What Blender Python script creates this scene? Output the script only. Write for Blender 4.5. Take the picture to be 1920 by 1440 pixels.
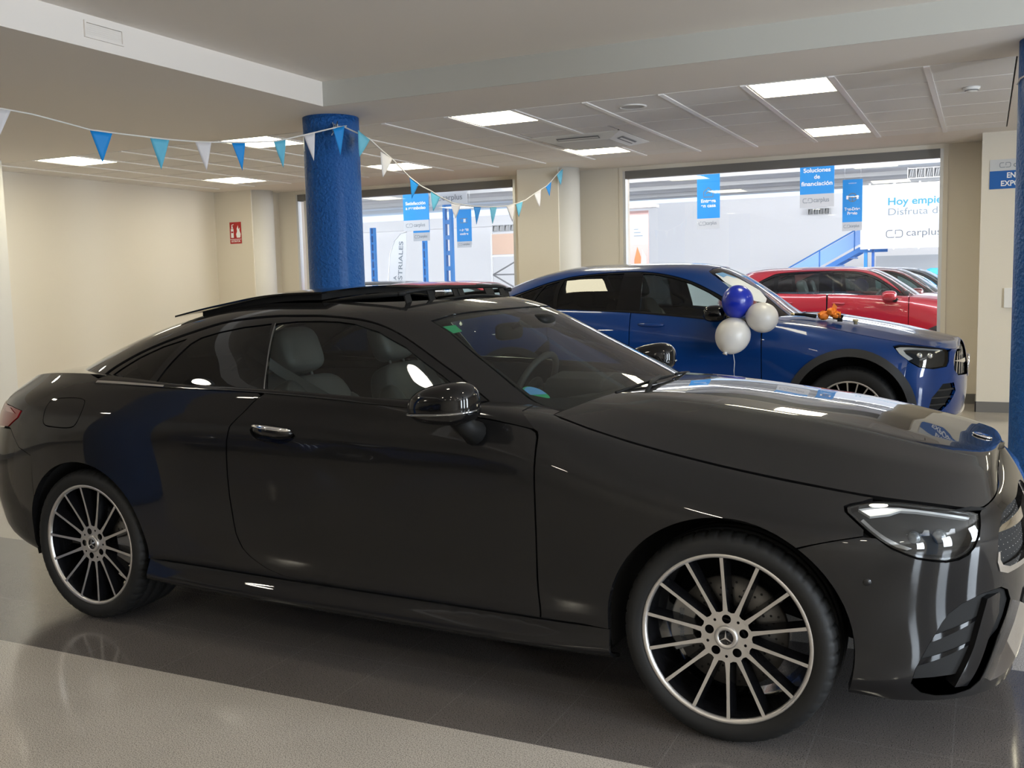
import bpy, bmesh, math, random
import numpy as np
from mathutils import Vector, Matrix
from mathutils.geometry import delaunay_2d_cdt
random.seed(4)
for o in list(bpy.data.objects): bpy.data.objects.remove(o)
SC = bpy.context.scene
COL = SC.collection
PI = math.pi

# ------------------------------------------------------------------ camera
def camera():
    yaw, pit, rol = 0.4453, 0.1018, -0.0227
    cy, sy = math.cos(yaw), math.sin(yaw)
    r, f, u = Vector((cy, sy, 0)), Vector((-sy, cy, 0)), Vector((0, 0, 1))
    f2 = f*math.cos(pit) - u*math.sin(pit); u2 = u*math.cos(pit) + f*math.sin(pit)
    r2 = r*math.cos(rol) + u2*math.sin(rol); u3 = u2*math.cos(rol) - r*math.sin(rol)
    cd = bpy.data.cameras.new('camera'); co = bpy.data.objects.new('camera', cd); COL.objects.link(co)
    m = Matrix((r2, u3, -f2)).transposed().to_4x4(); m.translation = (2.106, -3.924, 1.457)
    co.matrix_world = m
    cd.sensor_width = 36; cd.lens = 36*1858.5447/1920; cd.clip_start = .05; cd.clip_end = 200
    SC.camera = co
camera()

# ------------------------------------------------------------------ world, big lights, exposure
W = bpy.data.worlds.new('daylight'); SC.world = W; W.use_nodes = True
bg = W.node_tree.nodes['Background']; bg.inputs[0].default_value = (.62, .78, 1, 1); bg.inputs[1].default_value = 1.0
SC.view_settings.view_transform = 'Standard'; SC.view_settings.look = 'None'
SC.view_settings.gamma = 1; SC.view_settings.use_curve_mapping = False
SC.view_settings.exposure = 0.95
SC.cycles.use_denoising = True
SC.cycles.max_bounces = 8; SC.cycles.diffuse_bounces = 4; SC.cycles.glossy_bounces = 5; SC.cycles.transparent_max_bounces = 16
SC.cycles.sample_clamp_indirect = 6; SC.cycles.caustics_reflective = False; SC.cycles.caustics_refractive = False

def area(name, loc, rot, sx, sy, power, col):
    l = bpy.data.lights.new(name, 'AREA'); l.shape = 'RECTANGLE'; l.size = sx; l.size_y = sy
    l.energy = power; l.color = col
    o = bpy.data.objects.new(name, l); COL.objects.link(o); o.location = loc; o.rotation_euler = rot
    return o
for k, yy in enumerate((-5.2, -2.5, .2)):
    area('shop_front_daylight', (7.85, yy, 1.6), (0, PI/2, 0), 2.4, .8, 120, (.80, .90, 1))

# ------------------------------------------------------------------ materials
MATS = {}
def mat(name, col=(.5, .5, .5), rough=.5, metal=0, coat=0, coat_r=.03, emis=None, est=0, spec=.5, bump=None, coat_ior=1.5, flake=None):
    if name in MATS: return MATS[name]
    m = bpy.data.materials.new(name); m.use_nodes = True; nt = m.node_tree
    b = nt.nodes['Principled BSDF']; I = b.inputs
    I['Base Color'].default_value = (*col, 1); I['Roughness'].default_value = rough; I['Metallic'].default_value = metal
    I['Coat Weight'].default_value = coat; I['Coat Roughness'].default_value = coat_r; I['Coat IOR'].default_value = coat_ior; I['Specular IOR Level'].default_value = spec
    if emis: I['Emission Color'].default_value = (*emis, 1); I['Emission Strength'].default_value = est
    if bump:   # (scale, strength, distance, detail)
        tc = nt.nodes.new('ShaderNodeTexCoord'); n = nt.nodes.new('ShaderNodeTexNoise'); bp = nt.nodes.new('ShaderNodeBump')
        n.inputs['Scale'].default_value = bump[0]; n.inputs['Detail'].default_value = bump[3]
        bp.inputs['Strength'].default_value = bump[1]; bp.inputs['Distance'].default_value = bump[2]
        nt.links.new(tc.outputs['Object'], n.inputs['Vector']); nt.links.new(n.outputs['Fac'], bp.inputs['Height'])
        nt.links.new(bp.outputs['Normal'], I['Normal'])
    if flake:  # soft large-scale variation of the colour
        tc = nt.nodes.new('ShaderNodeTexCoord'); n = nt.nodes.new('ShaderNodeTexNoise'); mx = nt.nodes.new('ShaderNodeMix'); mx.data_type = 'RGBA'
        n.inputs['Scale'].default_value = flake[0]; n.inputs['Detail'].default_value = 3
        mx.inputs[6].default_value = (*[c*(1-flake[1]) for c in col], 1); mx.inputs[7].default_value = (*[min(1, c*(1+flake[1])) for c in col], 1)
        nt.links.new(tc.outputs['Object'], n.inputs['Vector']); nt.links.new(n.outputs['Fac'], mx.inputs[0]); nt.links.new(mx.outputs[2], I['Base Color'])
    MATS[name] = m
    return m
def glass(name, tint, f0=.05, maxr=1.0):
    """single-sheet glass: tinted see-through plus mirror reflection that grows at grazing angles"""
    if name in MATS: return MATS[name]
    m = bpy.data.materials.new(name); m.use_nodes = True; nt = m.node_tree; nt.nodes.clear()
    N = nt.nodes.new; L = nt.links.new
    out = N('ShaderNodeOutputMaterial'); mix = N('ShaderNodeMixShader'); tr = N('ShaderNodeBsdfTransparent'); gl = N('ShaderNodeBsdfGlossy')
    tr.inputs[0].default_value = (*tint, 1); gl.inputs['Roughness'].default_value = 0.0; gl.inputs[0].default_value = (1, 1, 1, 1)
    ge = N('ShaderNodeNewGeometry'); dot = N('ShaderNodeVectorMath'); dot.operation = 'DOT_PRODUCT'
    ab = N('ShaderNodeMath'); ab.operation = 'ABSOLUTE'; sub = N('ShaderNodeMath'); sub.operation = 'SUBTRACT'; sub.inputs[0].default_value = 1
    pw = N('ShaderNodeMath'); pw.operation = 'POWER'; pw.inputs[1].default_value = 5
    ma = N('ShaderNodeMath'); ma.operation = 'MULTIPLY_ADD'; ma.inputs[1].default_value = maxr-f0; ma.inputs[2].default_value = f0; ma.use_clamp = True
    L(ge.outputs['Normal'], dot.inputs[0]); L(ge.outputs['Incoming'], dot.inputs[1]); L(dot.outputs['Value'], ab.inputs[0])
    L(ab.outputs[0], sub.inputs[1]); L(sub.outputs[0], pw.inputs[0]); L(pw.outputs[0], ma.inputs[0]); L(ma.outputs[0], mix.inputs[0])
    L(tr.outputs[0], mix.inputs[1]); L(gl.outputs[0], mix.inputs[2]); L(mix.outputs[0], out.inputs[0])
    MATS[name] = m
    return m
def floor_material():
    m = bpy.data.materials.new('terrazzo_floor'); m.use_nodes = True; nt = m.node_tree; N = nt.nodes.new; L = nt.links.new
    b = nt.nodes['Principled BSDF']
    ge = N('ShaderNodeNewGeometry'); sx = N('ShaderNodeSeparateXYZ'); L(ge.outputs['Position'], sx.inputs[0])
    def M(op, a, bb=None, c=None):
        n = N('ShaderNodeMath'); n.operation = op
        for i, q in enumerate((a, bb, c)):
            if q is None: continue
            if isinstance(q, (int, float)): n.inputs[i].default_value = q
            else: L(q, n.inputs[i])
        return n.outputs[0]
    X, Y = sx.outputs[0], sx.outputs[1]
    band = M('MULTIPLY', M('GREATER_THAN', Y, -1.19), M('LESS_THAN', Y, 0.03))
    # tile joints every 0.4 m
    fx = M('ABSOLUTE', M('SUBTRACT', M('FRACT', M('DIVIDE', M('SUBTRACT', X, .05), .4)), .5))
    fy = M('ABSOLUTE', M('SUBTRACT', M('FRACT', M('DIVIDE', M('ADD', Y, 1.19), .407)), .5))
    joint = M('MAXIMUM', M('GREATER_THAN', fx, .4955), M('GREATER_THAN', fy, .4955))
    n1 = N('ShaderNodeTexNoise'); n1.inputs['Scale'].default_value = 250; n1.inputs['Detail'].default_value = 2; L(ge.outputs['Position'], n1.inputs['Vector'])
    v1 = N('ShaderNodeTexVoronoi'); v1.inputs['Scale'].default_value = 70; L(ge.outputs['Position'], v1.inputs['Vector'])
    n2 = N('ShaderNodeTexNoise'); n2.inputs['Scale'].default_value = 2.2; n2.inputs['Detail'].default_value = 4; L(ge.outputs['Position'], n2.inputs['Vector'])
    sp = N('ShaderNodeValToRGB'); e = sp.color_ramp.elements; e[0].position = .38; e[0].color = (.44, .44, .44, 1); e[1].position = .61; e[1].color = (1.32, 1.32, 1.32, 1)
    e2 = e.new(.44); e2.color = (.95, .95, .95, 1); e3 = e.new(.56); e3.color = (1.02, 1.02, 1.02, 1)
    L(n1.outputs['Fac'], sp.inputs[0])
    chip = N('ShaderNodeMapRange'); chip.inputs[1].default_value = .02; chip.inputs[2].default_value = .10; chip.inputs[3].default_value = .62; chip.inputs[4].default_value = 1; L(v1.outputs['Distance'], chip.inputs[0])
    cloud = N('ShaderNodeMapRange'); cloud.inputs[1].default_value = .3; cloud.inputs[2].default_value = .7; cloud.inputs[3].default_value = .93; cloud.inputs[4].default_value = 1.06; L(n2.outputs['Fac'], cloud.inputs[0])
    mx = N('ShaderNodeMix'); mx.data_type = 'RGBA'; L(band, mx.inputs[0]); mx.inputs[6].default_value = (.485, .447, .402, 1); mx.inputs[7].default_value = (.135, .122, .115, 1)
    mj = N('ShaderNodeMix'); mj.data_type = 'RGBA'
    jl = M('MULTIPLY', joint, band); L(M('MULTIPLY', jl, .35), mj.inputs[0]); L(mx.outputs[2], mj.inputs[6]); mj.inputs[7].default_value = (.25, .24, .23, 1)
    vm = N('ShaderNodeVectorMath'); vm.operation = 'MULTIPLY'; L(mj.outputs[2], vm.inputs[0]); L(sp.outputs[0], vm.inputs[1])
    vs = N('ShaderNodeVectorMath'); vs.operation = 'SCALE'; L(vm.outputs[0], vs.inputs[0]); L(M('MULTIPLY', chip.outputs[0], cloud.outputs[0]), vs.inputs['Scale'])
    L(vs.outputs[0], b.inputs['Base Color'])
    b.inputs['Roughness'].default_value = .13; b.inputs['Specular IOR Level'].default_value = 1.0
    rr = N('ShaderNodeMapRange'); rr.inputs[3].default_value = .07; rr.inputs[4].default_value = .15; L(n2.outputs['Fac'], rr.inputs[0]); L(rr.outputs[0], b.inputs['Roughness'])
    return m
CREAM = mat('cream_wall', (.735, .68, .59), .7, bump=(90, .06, .01, 4))
WHITEC = mat('white_plaster', (.72, .70, .66), .75, bump=(60, .05, .01, 3))
SOFFIT = mat('soffit_plaster', (.80, .745, .69), .8, bump=(40, .04, .01, 3))
TILE = mat('ceiling_tile', (.82, .79, .77), .85, bump=(140, .12, .006, 3))
TBAR = mat('ceiling_bar', (.92, .90, .89), .4)
SKIRT = mat('grey_skirting', (.16, .155, .15), .4)
BLUECOL = mat('blue_stucco', (.007, .10, .36), .5, coat=.12, coat_r=.25, spec=.3, bump=(42, .85, .035, 5))
HALLW = mat('hall_white', (.90, .89, .90), .6)
HALLC = mat('hall_ceiling_grey', (.62, .61, .62), .7)
HALLF = mat('hall_floor_grey', (.45, .45, .46), .25)
LATT = mat('lattice_blue', (.02, .22, .62), .4)
SIGNB = mat('sign_blue', (.0, .30, .80), .5)
SIGND = mat('sign_deep_blue', (.005, .11, .42), .5)
SIGNW = mat('sign_white', (.60, .61, .63), .5)
INKW = mat('ink_white', (.9, .92, .95), .5)
INKG = mat('ink_grey', (.12, .13, .15), .5)
INKT = mat('ink_teal', (.02, .27, .42), .5)
INKS = mat('ink_slate', (.18, .22, .26), .5)
DIFF = mat('light_diffuser', (.9, .9, .85), .5, emis=(1, .92, .66), est=9)
DOWN = mat('downlight_diffuser', (.9, .9, .85), .5, emis=(1, .92, .74), est=26)
ALU = mat('window_aluminium', (.70, .71, .72), .35, .6)
DARKB = mat('dark_beam', (.17, .165, .16), .6)
PLASW = mat('white_plastic', (.78, .77, .75), .4)
GREYP = mat('grey_plastic', (.22, .22, .23), .5)
WINGL = glass('window_glass', (.96, .98, .98), .05, .9)

# ------------------------------------------------------------------ scene helpers
def tag(o, label, cat, group=None, kind=None):
    if label: o['label'] = label
    if cat: o['category'] = cat
    if group: o['group'] = group
    if kind: o['kind'] = kind
    return o
def empty(name, loc=(0, 0, 0), rz=0, label=None, cat=None, group=None):
    o = bpy.data.objects.new(name, None); COL.objects.link(o); o.location = loc; o.rotation_euler = (0, 0, rz); o.empty_display_size = .1
    tag(o, label, cat, group)
    return o
def link(name, me, mats, parent=None):
    o = bpy.data.objects.new(name, me); COL.objects.link(o)
    for m in (mats if isinstance(mats, (list, tuple)) else [mats]): me.materials.append(m)
    if parent: o.parent = parent
    return o
class MB:
    """collects shapes into one mesh"""
    def __init__(s): s.v = []; s.f = []; s.m = []; s.sm = []
    def add(s, v, f, mi=0, smooth=False):
        k = len(s.v); s.v += [tuple(map(float, p)) for p in v]
        for q in f: s.f.append([i+k for i in q]); s.m.append(mi); s.sm.append(smooth)
        return s
    def box(s, a, b, mi=0, bev=0):
        x0, y0, z0 = [min(p, q) for p, q in zip(a, b)]; x1, y1, z1 = [max(p, q) for p, q in zip(a, b)]
        v = [(x, y, z) for z in (z0, z1) for y in (y0, y1) for x in (x0, x1)]
        return s.add(v, [(0, 2, 3, 1), (4, 5, 7, 6), (0, 1, 5, 4), (2, 6, 7, 3), (0, 4, 6, 2), (1, 3, 7, 5)], mi)
    def lathe(s, prof, n=32, axis='z', c=(0, 0, 0), mi=0, smooth=True, closed=False):
        v = []; f = []; k = len(prof)
        for i in range(n):
            a = 2*PI*i/n; ca, sa = math.cos(a), math.sin(a)
            for r, h in prof:
                p = {'z': (r*ca, r*sa, h), 'y': (r*ca, h, r*sa), 'x': (h, r*ca, r*sa)}[axis]
                v.append((p[0]+c[0], p[1]+c[1], p[2]+c[2]))
        fl = axis == 'y'
        for i in range(n):
            j = (i+1) % n
            for q in range(k if closed else k-1):
                w = (q+1) % k
                t = (i*k+q, j*k+q, j*k+w, i*k+w)
                f.append(t[::-1] if fl else t)
        return s.add(v, f, mi, smooth)
    def disc(s, c, r, n=24, axis='y', mi=0, flip=False):
        v = []
        for i in range(n):
            a = 2*PI*i/n; ca, sa = r*math.cos(a), r*math.sin(a)
            v.append({'z': (c[0]+ca, c[1]+sa, c[2]), 'y': (c[0]+ca, c[1], c[2]+sa), 'x': (c[0], c[1]+ca, c[2]+sa)}[axis])
        t = list(range(n)); 
        return s.add(v, [t[::-1] if flip else t], mi)
    def tube(s, pts, r, n=8, mi=0, cap=True, closed=False):
        P = [Vector(p) for p in pts]; k = len(P); v = []; f = []
        up = Vector((0, 0, 1)); rr = r if hasattr(r, '__len__') else [r]*k
        for i, p in enumerate(P):
            if closed: d = P[(i+1) % k]-P[i-1]
            else: d = P[min(i+1, k-1)]-P[max(i-1, 0)]
            d = d.normalized() if d.length > 1e-9 else Vector((1, 0, 0))
            a = d.cross(up); a = a.normalized() if a.length > 1e-3 else d.cross(Vector((0, 1, 0))).normalized()
            b = a.cross(d)
            for q in range(n):
                t = 2*PI*q/n; v.append(p+a*(rr[i]*math.cos(t))+b*(rr[i]*math.sin(t)))
        for i in range(k if closed else k-1):
            j = (i+1) % k
            for q in range(n):
                w = (q+1) % n; f.append((i*n+q, i*n+w, j*n+w, j*n+q))
        if cap and not closed: f += [tuple(range(n))[::-1], tuple(range((k-1)*n, k*n))]
        return s.add(v, f, mi, True)
    def prism(s, poly, y0, y1, mi=0, plane='xz', mi_side=None):
        n = len(poly)
        def P(a, b, h): return {'xz': (a, h, b), 'xy': (a, b, h), 'yz': (h, a, b)}[plane]
        v = [P(a, b, y0) for a, b in poly]+[P(a, b, y1) for a, b in poly]
        s.add(v, [tuple(range(n)), tuple(range(2*n-1, n-1, -1))], mi)
        return s.add(v, [(i, i+n, (i+1) % n+n, (i+1) % n) for i in range(n)], mi if mi_side is None else mi_side)
    def ell(s, c, r, e1=1, e2=1, nu=24, nv=14, mi=0, M=None):
        """super-ellipsoid"""
        def sp(w, e): return math.copysign(abs(w)**e, w)
        v = []; f = []
        for j in range(nv+1):
            ph = -PI/2+PI*j/nv
            for i in range(nu):
                th = 2*PI*i/nu
                p = Vector((r[0]*sp(math.cos(ph), e1)*sp(math.cos(th), e2), r[1]*sp(math.cos(ph), e1)*sp(math.sin(th), e2), r[2]*sp(math.sin(ph), e1)))
                if M: p = M @ p
                v.append(p+Vector(c))
        for j in range(nv):
            for i in range(nu):
                a = j*nu+i; b = j*nu+(i+1) % nu
                f.append((a, b, b+nu, a+nu))
        return s.add(v, f, mi, True)
    def build(s, name, mats, parent=None, bevel=0, auto=None, recalc=True):
        me = bpy.data.meshes.new(name); me.from_pydata(s.v, [], s.f); me.update()
        me.polygons.foreach_set('material_index', s.m); me.polygons.foreach_set('use_smooth', s.sm)
        o = link(name, me, mats, parent)
        if recalc:
            bm = bmesh.new(); bm.from_mesh(me); bmesh.ops.remove_doubles(bm, verts=bm.verts, dist=1e-5)
            bmesh.ops.recalc_face_normals(bm, faces=bm.faces); bm.to_mesh(me); bm.free()
        if bevel:
            md = o.modifiers.new('bevel', 'BEVEL'); md.width = bevel; md.segments = 2; md.limit_method = 'ANGLE'; md.angle_limit = .6
        return o
def box(name, a, b, m, parent=None, bevel=0): return MB().box(a, b).build(name, m, parent, bevel)
def text(name, body, size, loc, m, parent=None, align='CENTER', bold=0, rot=(PI/2, 0, 0), sp=1.0, line=1.0, wid=None):
    c = bpy.data.curves.new(name, 'FONT'); c.body = body; c.size = size; c.align_x = align; c.align_y = 'CENTER'
    c.offset = bold; c.space_character = sp; c.space_line = line; c.extrude = .0006
    t = bpy.data.objects.new(name, c); COL.objects.link(t)
    bpy.context.view_layer.update()
    me = bpy.data.meshes.new_from_object(t.evaluated_get(bpy.context.evaluated_depsgraph_get()))
    bpy.data.objects.remove(t); bpy.data.curves.remove(c)
    if wid:
        xs = [v.co.x for v in me.vertices]; k = wid/max(1e-6, max(xs)-min(xs))
        for v in me.vertices: v.co.x *= k
    me.materials.clear(); o = link(name, me, m, parent); o.location = loc; o.rotation_euler = rot
    return o
def stroke2d(mb, pts, w, y, closed=False, mi=0, th=.001):
    """flat ribbon along 2-d points in the xz plane"""
    n = len(pts); L = []; R = []
    for i in range(n):
        a = Vector(pts[(i-1) % n] if (closed or i > 0) else pts[i]); b = Vector(pts[(i+1) % n] if (closed or i < n-1) else pts[i])
        d = (b-a).normalized(); q = Vector((-d.y, d.x))*w/2; p = Vector(pts[i]); L.append(p+q); R.append(p-q)
    v = [(p.x, y, p.y) for p in L]+[(p.x, y, p.y) for p in R]
    f = [(i, (i+1) % n, (i+1) % n+n, i+n) for i in range(n if closed else n-1)]
    mb.add(v, f, mi)
def arc2(cx, cz, r, a0, a1, n=8): return [(cx+r*math.cos(math.radians(a0+(a1-a0)*i/n)), cz+r*math.sin(math.radians(a0+(a1-a0)*i/n))) for i in range(n+1)]
def logo(cx, cz, h, y, m, parent):
    """the shop's mark: a rounded C and a rounded D facing each other"""
    mb = MB(); r = h*.3; w = h*.95; t = h*.11; k = h/2-t/2
    c = [(cx-.02*h, cz-k+h*.08)]+[(cx-.1*h, cz-k)]+arc2(cx-w+r, cz-k+r, r, 270, 180, 5)+arc2(cx-w+r, cz+k-r, r, 180, 90, 5)+[(cx-.22*h, cz+k)]
    d = [(cx+.12*h, cz-.05*h), (cx+.12*h, cz+k)]+arc2(cx+w-r, cz+k-r, r, 90, 0, 5)+arc2(cx+w-r, cz-k+r, r, 0, -90, 5)+[(cx+.12*h, cz-k)]
    stroke2d(mb, c, t, y); stroke2d(mb, d, t, y)
    return mb.build('logo', m, parent)
# ================================================================== the showroom
def struct(o): o['kind'] = 'structure'; return o
FLOORM = floor_material()
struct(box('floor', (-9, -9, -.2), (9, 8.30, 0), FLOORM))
struct(box('wall_left', (-8.4, -9, 0), (-8.15, 8.5, 3.4), CREAM))
wb = MB()
for a, b in [((-8.4, 8.175, 0), (-7.14, 8.42, 3.3)), ((-7.14, 8.175, 2.82), (-3.555, 8.42, 3.3)), ((-7.14, 8.175, 0), (-3.555, 8.42, .12)),
             ((-3.555, 8.175, 0), (-2.05, 8.42, 3.3)), ((-2.05, 8.175, 2.82), (1.665, 8.42, 3.3)), ((-2.05, 8.175, 0), (1.665, 8.42, .12)),
             ((1.665, 8.175, 0), (8.2, 8.42, 3.3))]: wb.box(a, b)
struct(wb.build('wall_back', CREAM))
struct(box('wall_front', (-8.4, -9.2, 0), (9, -9, 3.4), CREAM))
wr = MB()
for a, b in [((7.9, .62, 0), (8.2, 8.42, 3.4)), ((7.9, -2.08, 0), (8.2, -.22, 3.4)), ((7.9, -4.78, 0), (8.2, -2.92, 3.4)), ((7.9, -9, 0), (8.2, -5.62, 3.4))]: wr.box(a, b)
for yy in (-5.2, -2.5, .2): wr.box((7.9, yy-.42, 0), (8.2, yy+.42, .38)); wr.box((7.9, yy-.42, 2.82), (8.2, yy+.42, 3.4))
struct(wr.build('wall_right', CREAM))
# sign wall with its rounded end, middle pier with its rounded end, entrance pier
def pier(name, x0, x1, y0, cx, cy, r):
    o = struct(MB().box((x0, y0, 0), (x1, 8.175, 2.87)).build(name, CREAM))
    c = struct(MB().lathe([(0, 0), (r, 0), (r, 2.87), (0, 2.87)], 48, c=(cx, cy, 0)).build('trim_1' if x0 < -5 else 'trim_2', WHITEC))
pier('wall_sign', -8.15, -7.47, 7.55, -7.535, 7.78, .22)
pier('wall_middle', -3.26, -2.70, 7.60, -2.78, 7.86, .25)
struct(box('wall_entrance', (2.05, 7.474, 0), (3.1, 8.175, 2.87), CREAM))
struct(box('wall_pillar', (-7.95, 2.75, 0), (-7.36, 3.445, 2.87), WHITEC))
sk = MB()
sk.box((2.04, 7.462, 0), (3.1, 7.474, .11)); sk.box((2.038, 7.462, 0), (2.05, 8.175, .11)); sk.box((1.665, 8.163, 0), (2.04, 8.175, .11))
struct(sk.build('baseboard_right', SKIRT))
sk = MB(); sk.box((-8.15, -9, 0), (-8.138, 7.55, .11)); sk.box((-8.15, 7.538, 0), (-7.47, 7.55, .11))
struct(sk.build('baseboard_left', SKIRT))
# ceilings: raised bay, lower plastered soffit, tiled field
GX0, GX1, GY0, GY1, P = -8.06, 2.27, 3.605, 7.14, .627
lc = MB()
lc.box((-8.4, -9, 2.87), (-2.63, 2.67, 3.3)); lc.box((-8.4, 2.67, 2.87), (9, GY0, 3.3)); lc.box((-8.4, GY1, 2.87), (9, 8.3, 3.3)); lc.box((GX1, GY0, 2.87), (9, GY1, 3.3))
struct(lc.build('ceiling_soffit', SOFFIT))
struct(box('ceiling_raised', (-2.63, -9, 3.06), (9, 2.67, 3.3), SOFFIT))
struct(box('trim_6', (-2.63, 2.664, 2.87), (9, 2.67, 3.06), mat('beam_face_grey', (.50, .495, .455), .8)))  # darker grey sheet laid over the beam's front face
struct(box('ceiling_void', (GX0-.3, GY0, 2.95), (GX1, GY1, 3.2), mat('void_grey', (.05, .048, .046), .9)))
PAN = {}   # tile cells that hold a lamp or the air unit
xs = [.457+P*k for k in range(-14, 4)]
ys = [GY0+P*k for k in range(0, 7)]
LAMPS = [(-2.05, 3.605), (.457, 3.605), (.457, 6.113), (-2.05, 6.113), (-4.56, 6.113), (-4.56, 3.605), (-7.066, 3.605), (-7.066, 6.113)]
def cell(x, y): return (round((x-.457)/P), round((y-GY0)/P))
LC = {cell(x, y) for x, y in LAMPS}
AC = cell(-1.43, 5.486)
ct = MB(); g = .0095
for i in range(len(xs)-1):
    for j in range(len(ys)):
        x0, x1, y0, y1 = xs[i], xs[i+1], ys[j], min(ys[j]+P, GY1)
        if x0 > GX1-.05 or y1-y0 < .05: continue
        x1 = min(x1, GX1)
        if cell(x0, y0) in LC: continue
        if x0 < -1.05 and x1 > -1.95 and y0 < 6.07 and y1 > 5.17:   # cut round the air unit
            for (a0, a1, b0, b1) in ((x0, min(x1, -1.95), y0, y1), (max(x0, -1.05), x1, y0, y1), (max(x0, -1.95), min(x1, -1.05), y0, min(y1, 5.17)), (max(x0, -1.95), min(x1, -1.05), max(y0, 6.07), y1)):
                if a1-a0 > .03 and b1-b0 > .03: ct.box((a0+.012, b0+g, 2.868), (a1-.012, b1-g, 2.885))
            continue
        ct.box((x0+.012, y0+g, 2.868), (x1-.012, y1-g, 2.885))
struct(ct.build('ceiling_tiles', TILE, bevel=.002))
tb = MB()
for x in xs:
    if GX0 < x < GX1:
        for (b0, b1) in ([(GY0, 5.16), (6.08, GY1)] if -1.96 < x < -1.04 else [(GY0, GY1)]): tb.box((x-.021, b0, 2.860), (x+.021, b1, 2.872))
struct(tb.build('trim_3', TBAR))
# downstand face strip of the raised bay is part of the soffit; air grille on it is a thing
g_ = empty('air_grille', (-2.63, .508, 2.975), 0, 'slim white air grille in the bright face of the soffit at upper left', 'grille')
m = MB(); m.box((.001, -.145, -.048), (.012, .145, -.036)); m.box((.001, -.145, .036), (.012, .145, .048)); m.box((.001, -.145, -.036), (.012, -.133, .036)); m.box((.001, .133, -.036), (.012, .145, .036))
m.build('frame', SOFFIT, g_)
m = MB()
for k in range(6): m.add([(.002, -.133, -.034+k*.0118), (.002, .133, -.034+k*.0118), (.0055, .133, -.0255+k*.0118), (.0055, -.133, -.0255+k*.0118)], [(0, 1, 2, 3)])
m.build('slats', SOFFIT, g_)
# columns
def column(name, x, y, h, label):
    n = 64; mb = MB(); mb.lathe([(0, 0), (.235, 0)]+[(.235, h*k/40) for k in range(1, 41)]+[(0, h)], n, c=(0, 0, 0))
    o = mb.build(name, BLUECOL); o.location = (x, y, 0); tag(o, label, 'column'); return o
column('round_column', -2.91, 3.154, 2.87, 'round blue stuccoed column behind the open sunroof of the dark coupe')
column('round_column', 2.50, 3.154, 2.87, 'round blue stuccoed column cut by the right edge of the picture')
column('round_column', -2.91, -2.25, 2.87, 'round blue stuccoed column on the near side of the showroom, behind the viewer to the left')
column('round_column', 4.60, -2.25, 3.06, 'round blue stuccoed column on the near side of the showroom, behind the viewer to the right')
# ceiling lamps
lampnames = {0: 'square ceiling panel lamp right of the blue column, nearest the beam', 1: 'square ceiling panel lamp at upper right, nearest the beam',
             2: 'square ceiling panel lamp at right, above the large window', 3: 'square ceiling panel lamp just behind the ceiling air unit',
             4: 'square ceiling panel lamp above the left window, right of the blue column', 5: 'square ceiling panel lamp behind the pennants, touching the left of the blue column',
             6: 'leftmost square ceiling panel lamp, behind the first blue pennant', 7: 'square ceiling panel lamp above the extinguisher sign'}
for k, (x, y) in enumerate(LAMPS):
    t = empty('ceiling_light', (x+P/2, y+P/2, 2.87), 0, lampnames[k], 'ceiling light', 'square panel lamps in the tiled ceiling')
    h = P/2
    m = MB(); f = .022
    m.box((-h+.016, -h, -.004), (h-.016, -h+f, .03)); m.box((-h+.016, h-f, -.004), (h-.016, h, .03)); m.box((-h+.016, -h+f, -.004), (-h+.016+f, h-f, .03)); m.box((h-.016-f, -h+f, -.004), (h-.016, h-f, .03))
    m.build('frame', PLASW, t)
    MB().box((-h+.016+f, -h+f, .0), (h-.016-f, h-f, .012)).build('diffuser', DIFF, t)
# unseen panel lamps added at right for light, then round near-bay lamps
for k, (x, y) in enumerate([(4.6, 4.2), (4.6, 6.4)]):
    t = empty('ceiling_light', (x, y, 2.87), 0, 'added, unseen square ceiling panel lamp beyond the right blue column, '+('nearer the beam' if k == 0 else 'nearer the back wall'), 'ceiling light')
    MB().box((-.31, -.31, -.012), (.31, .31, -.001)).build('frame', PLASW, t); MB().box((-.29, -.29, -.016), (.29, .29, -.012)).build('diffuser', DIFF, t)
DL = [(-.35, -1.15), (2.3, -1.0), (-2.95, -1.60), (-5.6, -1.6), (-1.6, -4.6), (.6, -4.6), (3.4, -4.6), (5.4, -4.6), (-4.4, -4.4), (-6.6, -4.4), (-1.6, -7.2), (.6, -7.2), (3.4, -7.2), (-6.2, 1.0)]  # a few read from window reflections, the rest added to brighten the bay
DOWN2 = mat('downlight_diffuser_far', (.9, .9, .85), .5, emis=(1, .92, .74), est=42)
for k, (x, y) in enumerate(DL):
    z = 3.06 if x > -2.63 else 2.87
    t = empty('round_downlight', (x, y, z), 0, 'unseen round ceiling lamp of the near bay above and behind the viewer', 'ceiling light', 'round lamps over the near bay')
    MB().lathe([(.13, -.001), (.165, -.001), (.165, -.014), (.14, -.02), (.13, -.014)], 36).build('rim', PLASW, t)
    MB().disc((0, 0, -.008), .135, 36, 'z', flip=True).build('diffuser', DOWN if k < 4 or k > 12 else DOWN2, t)
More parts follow.
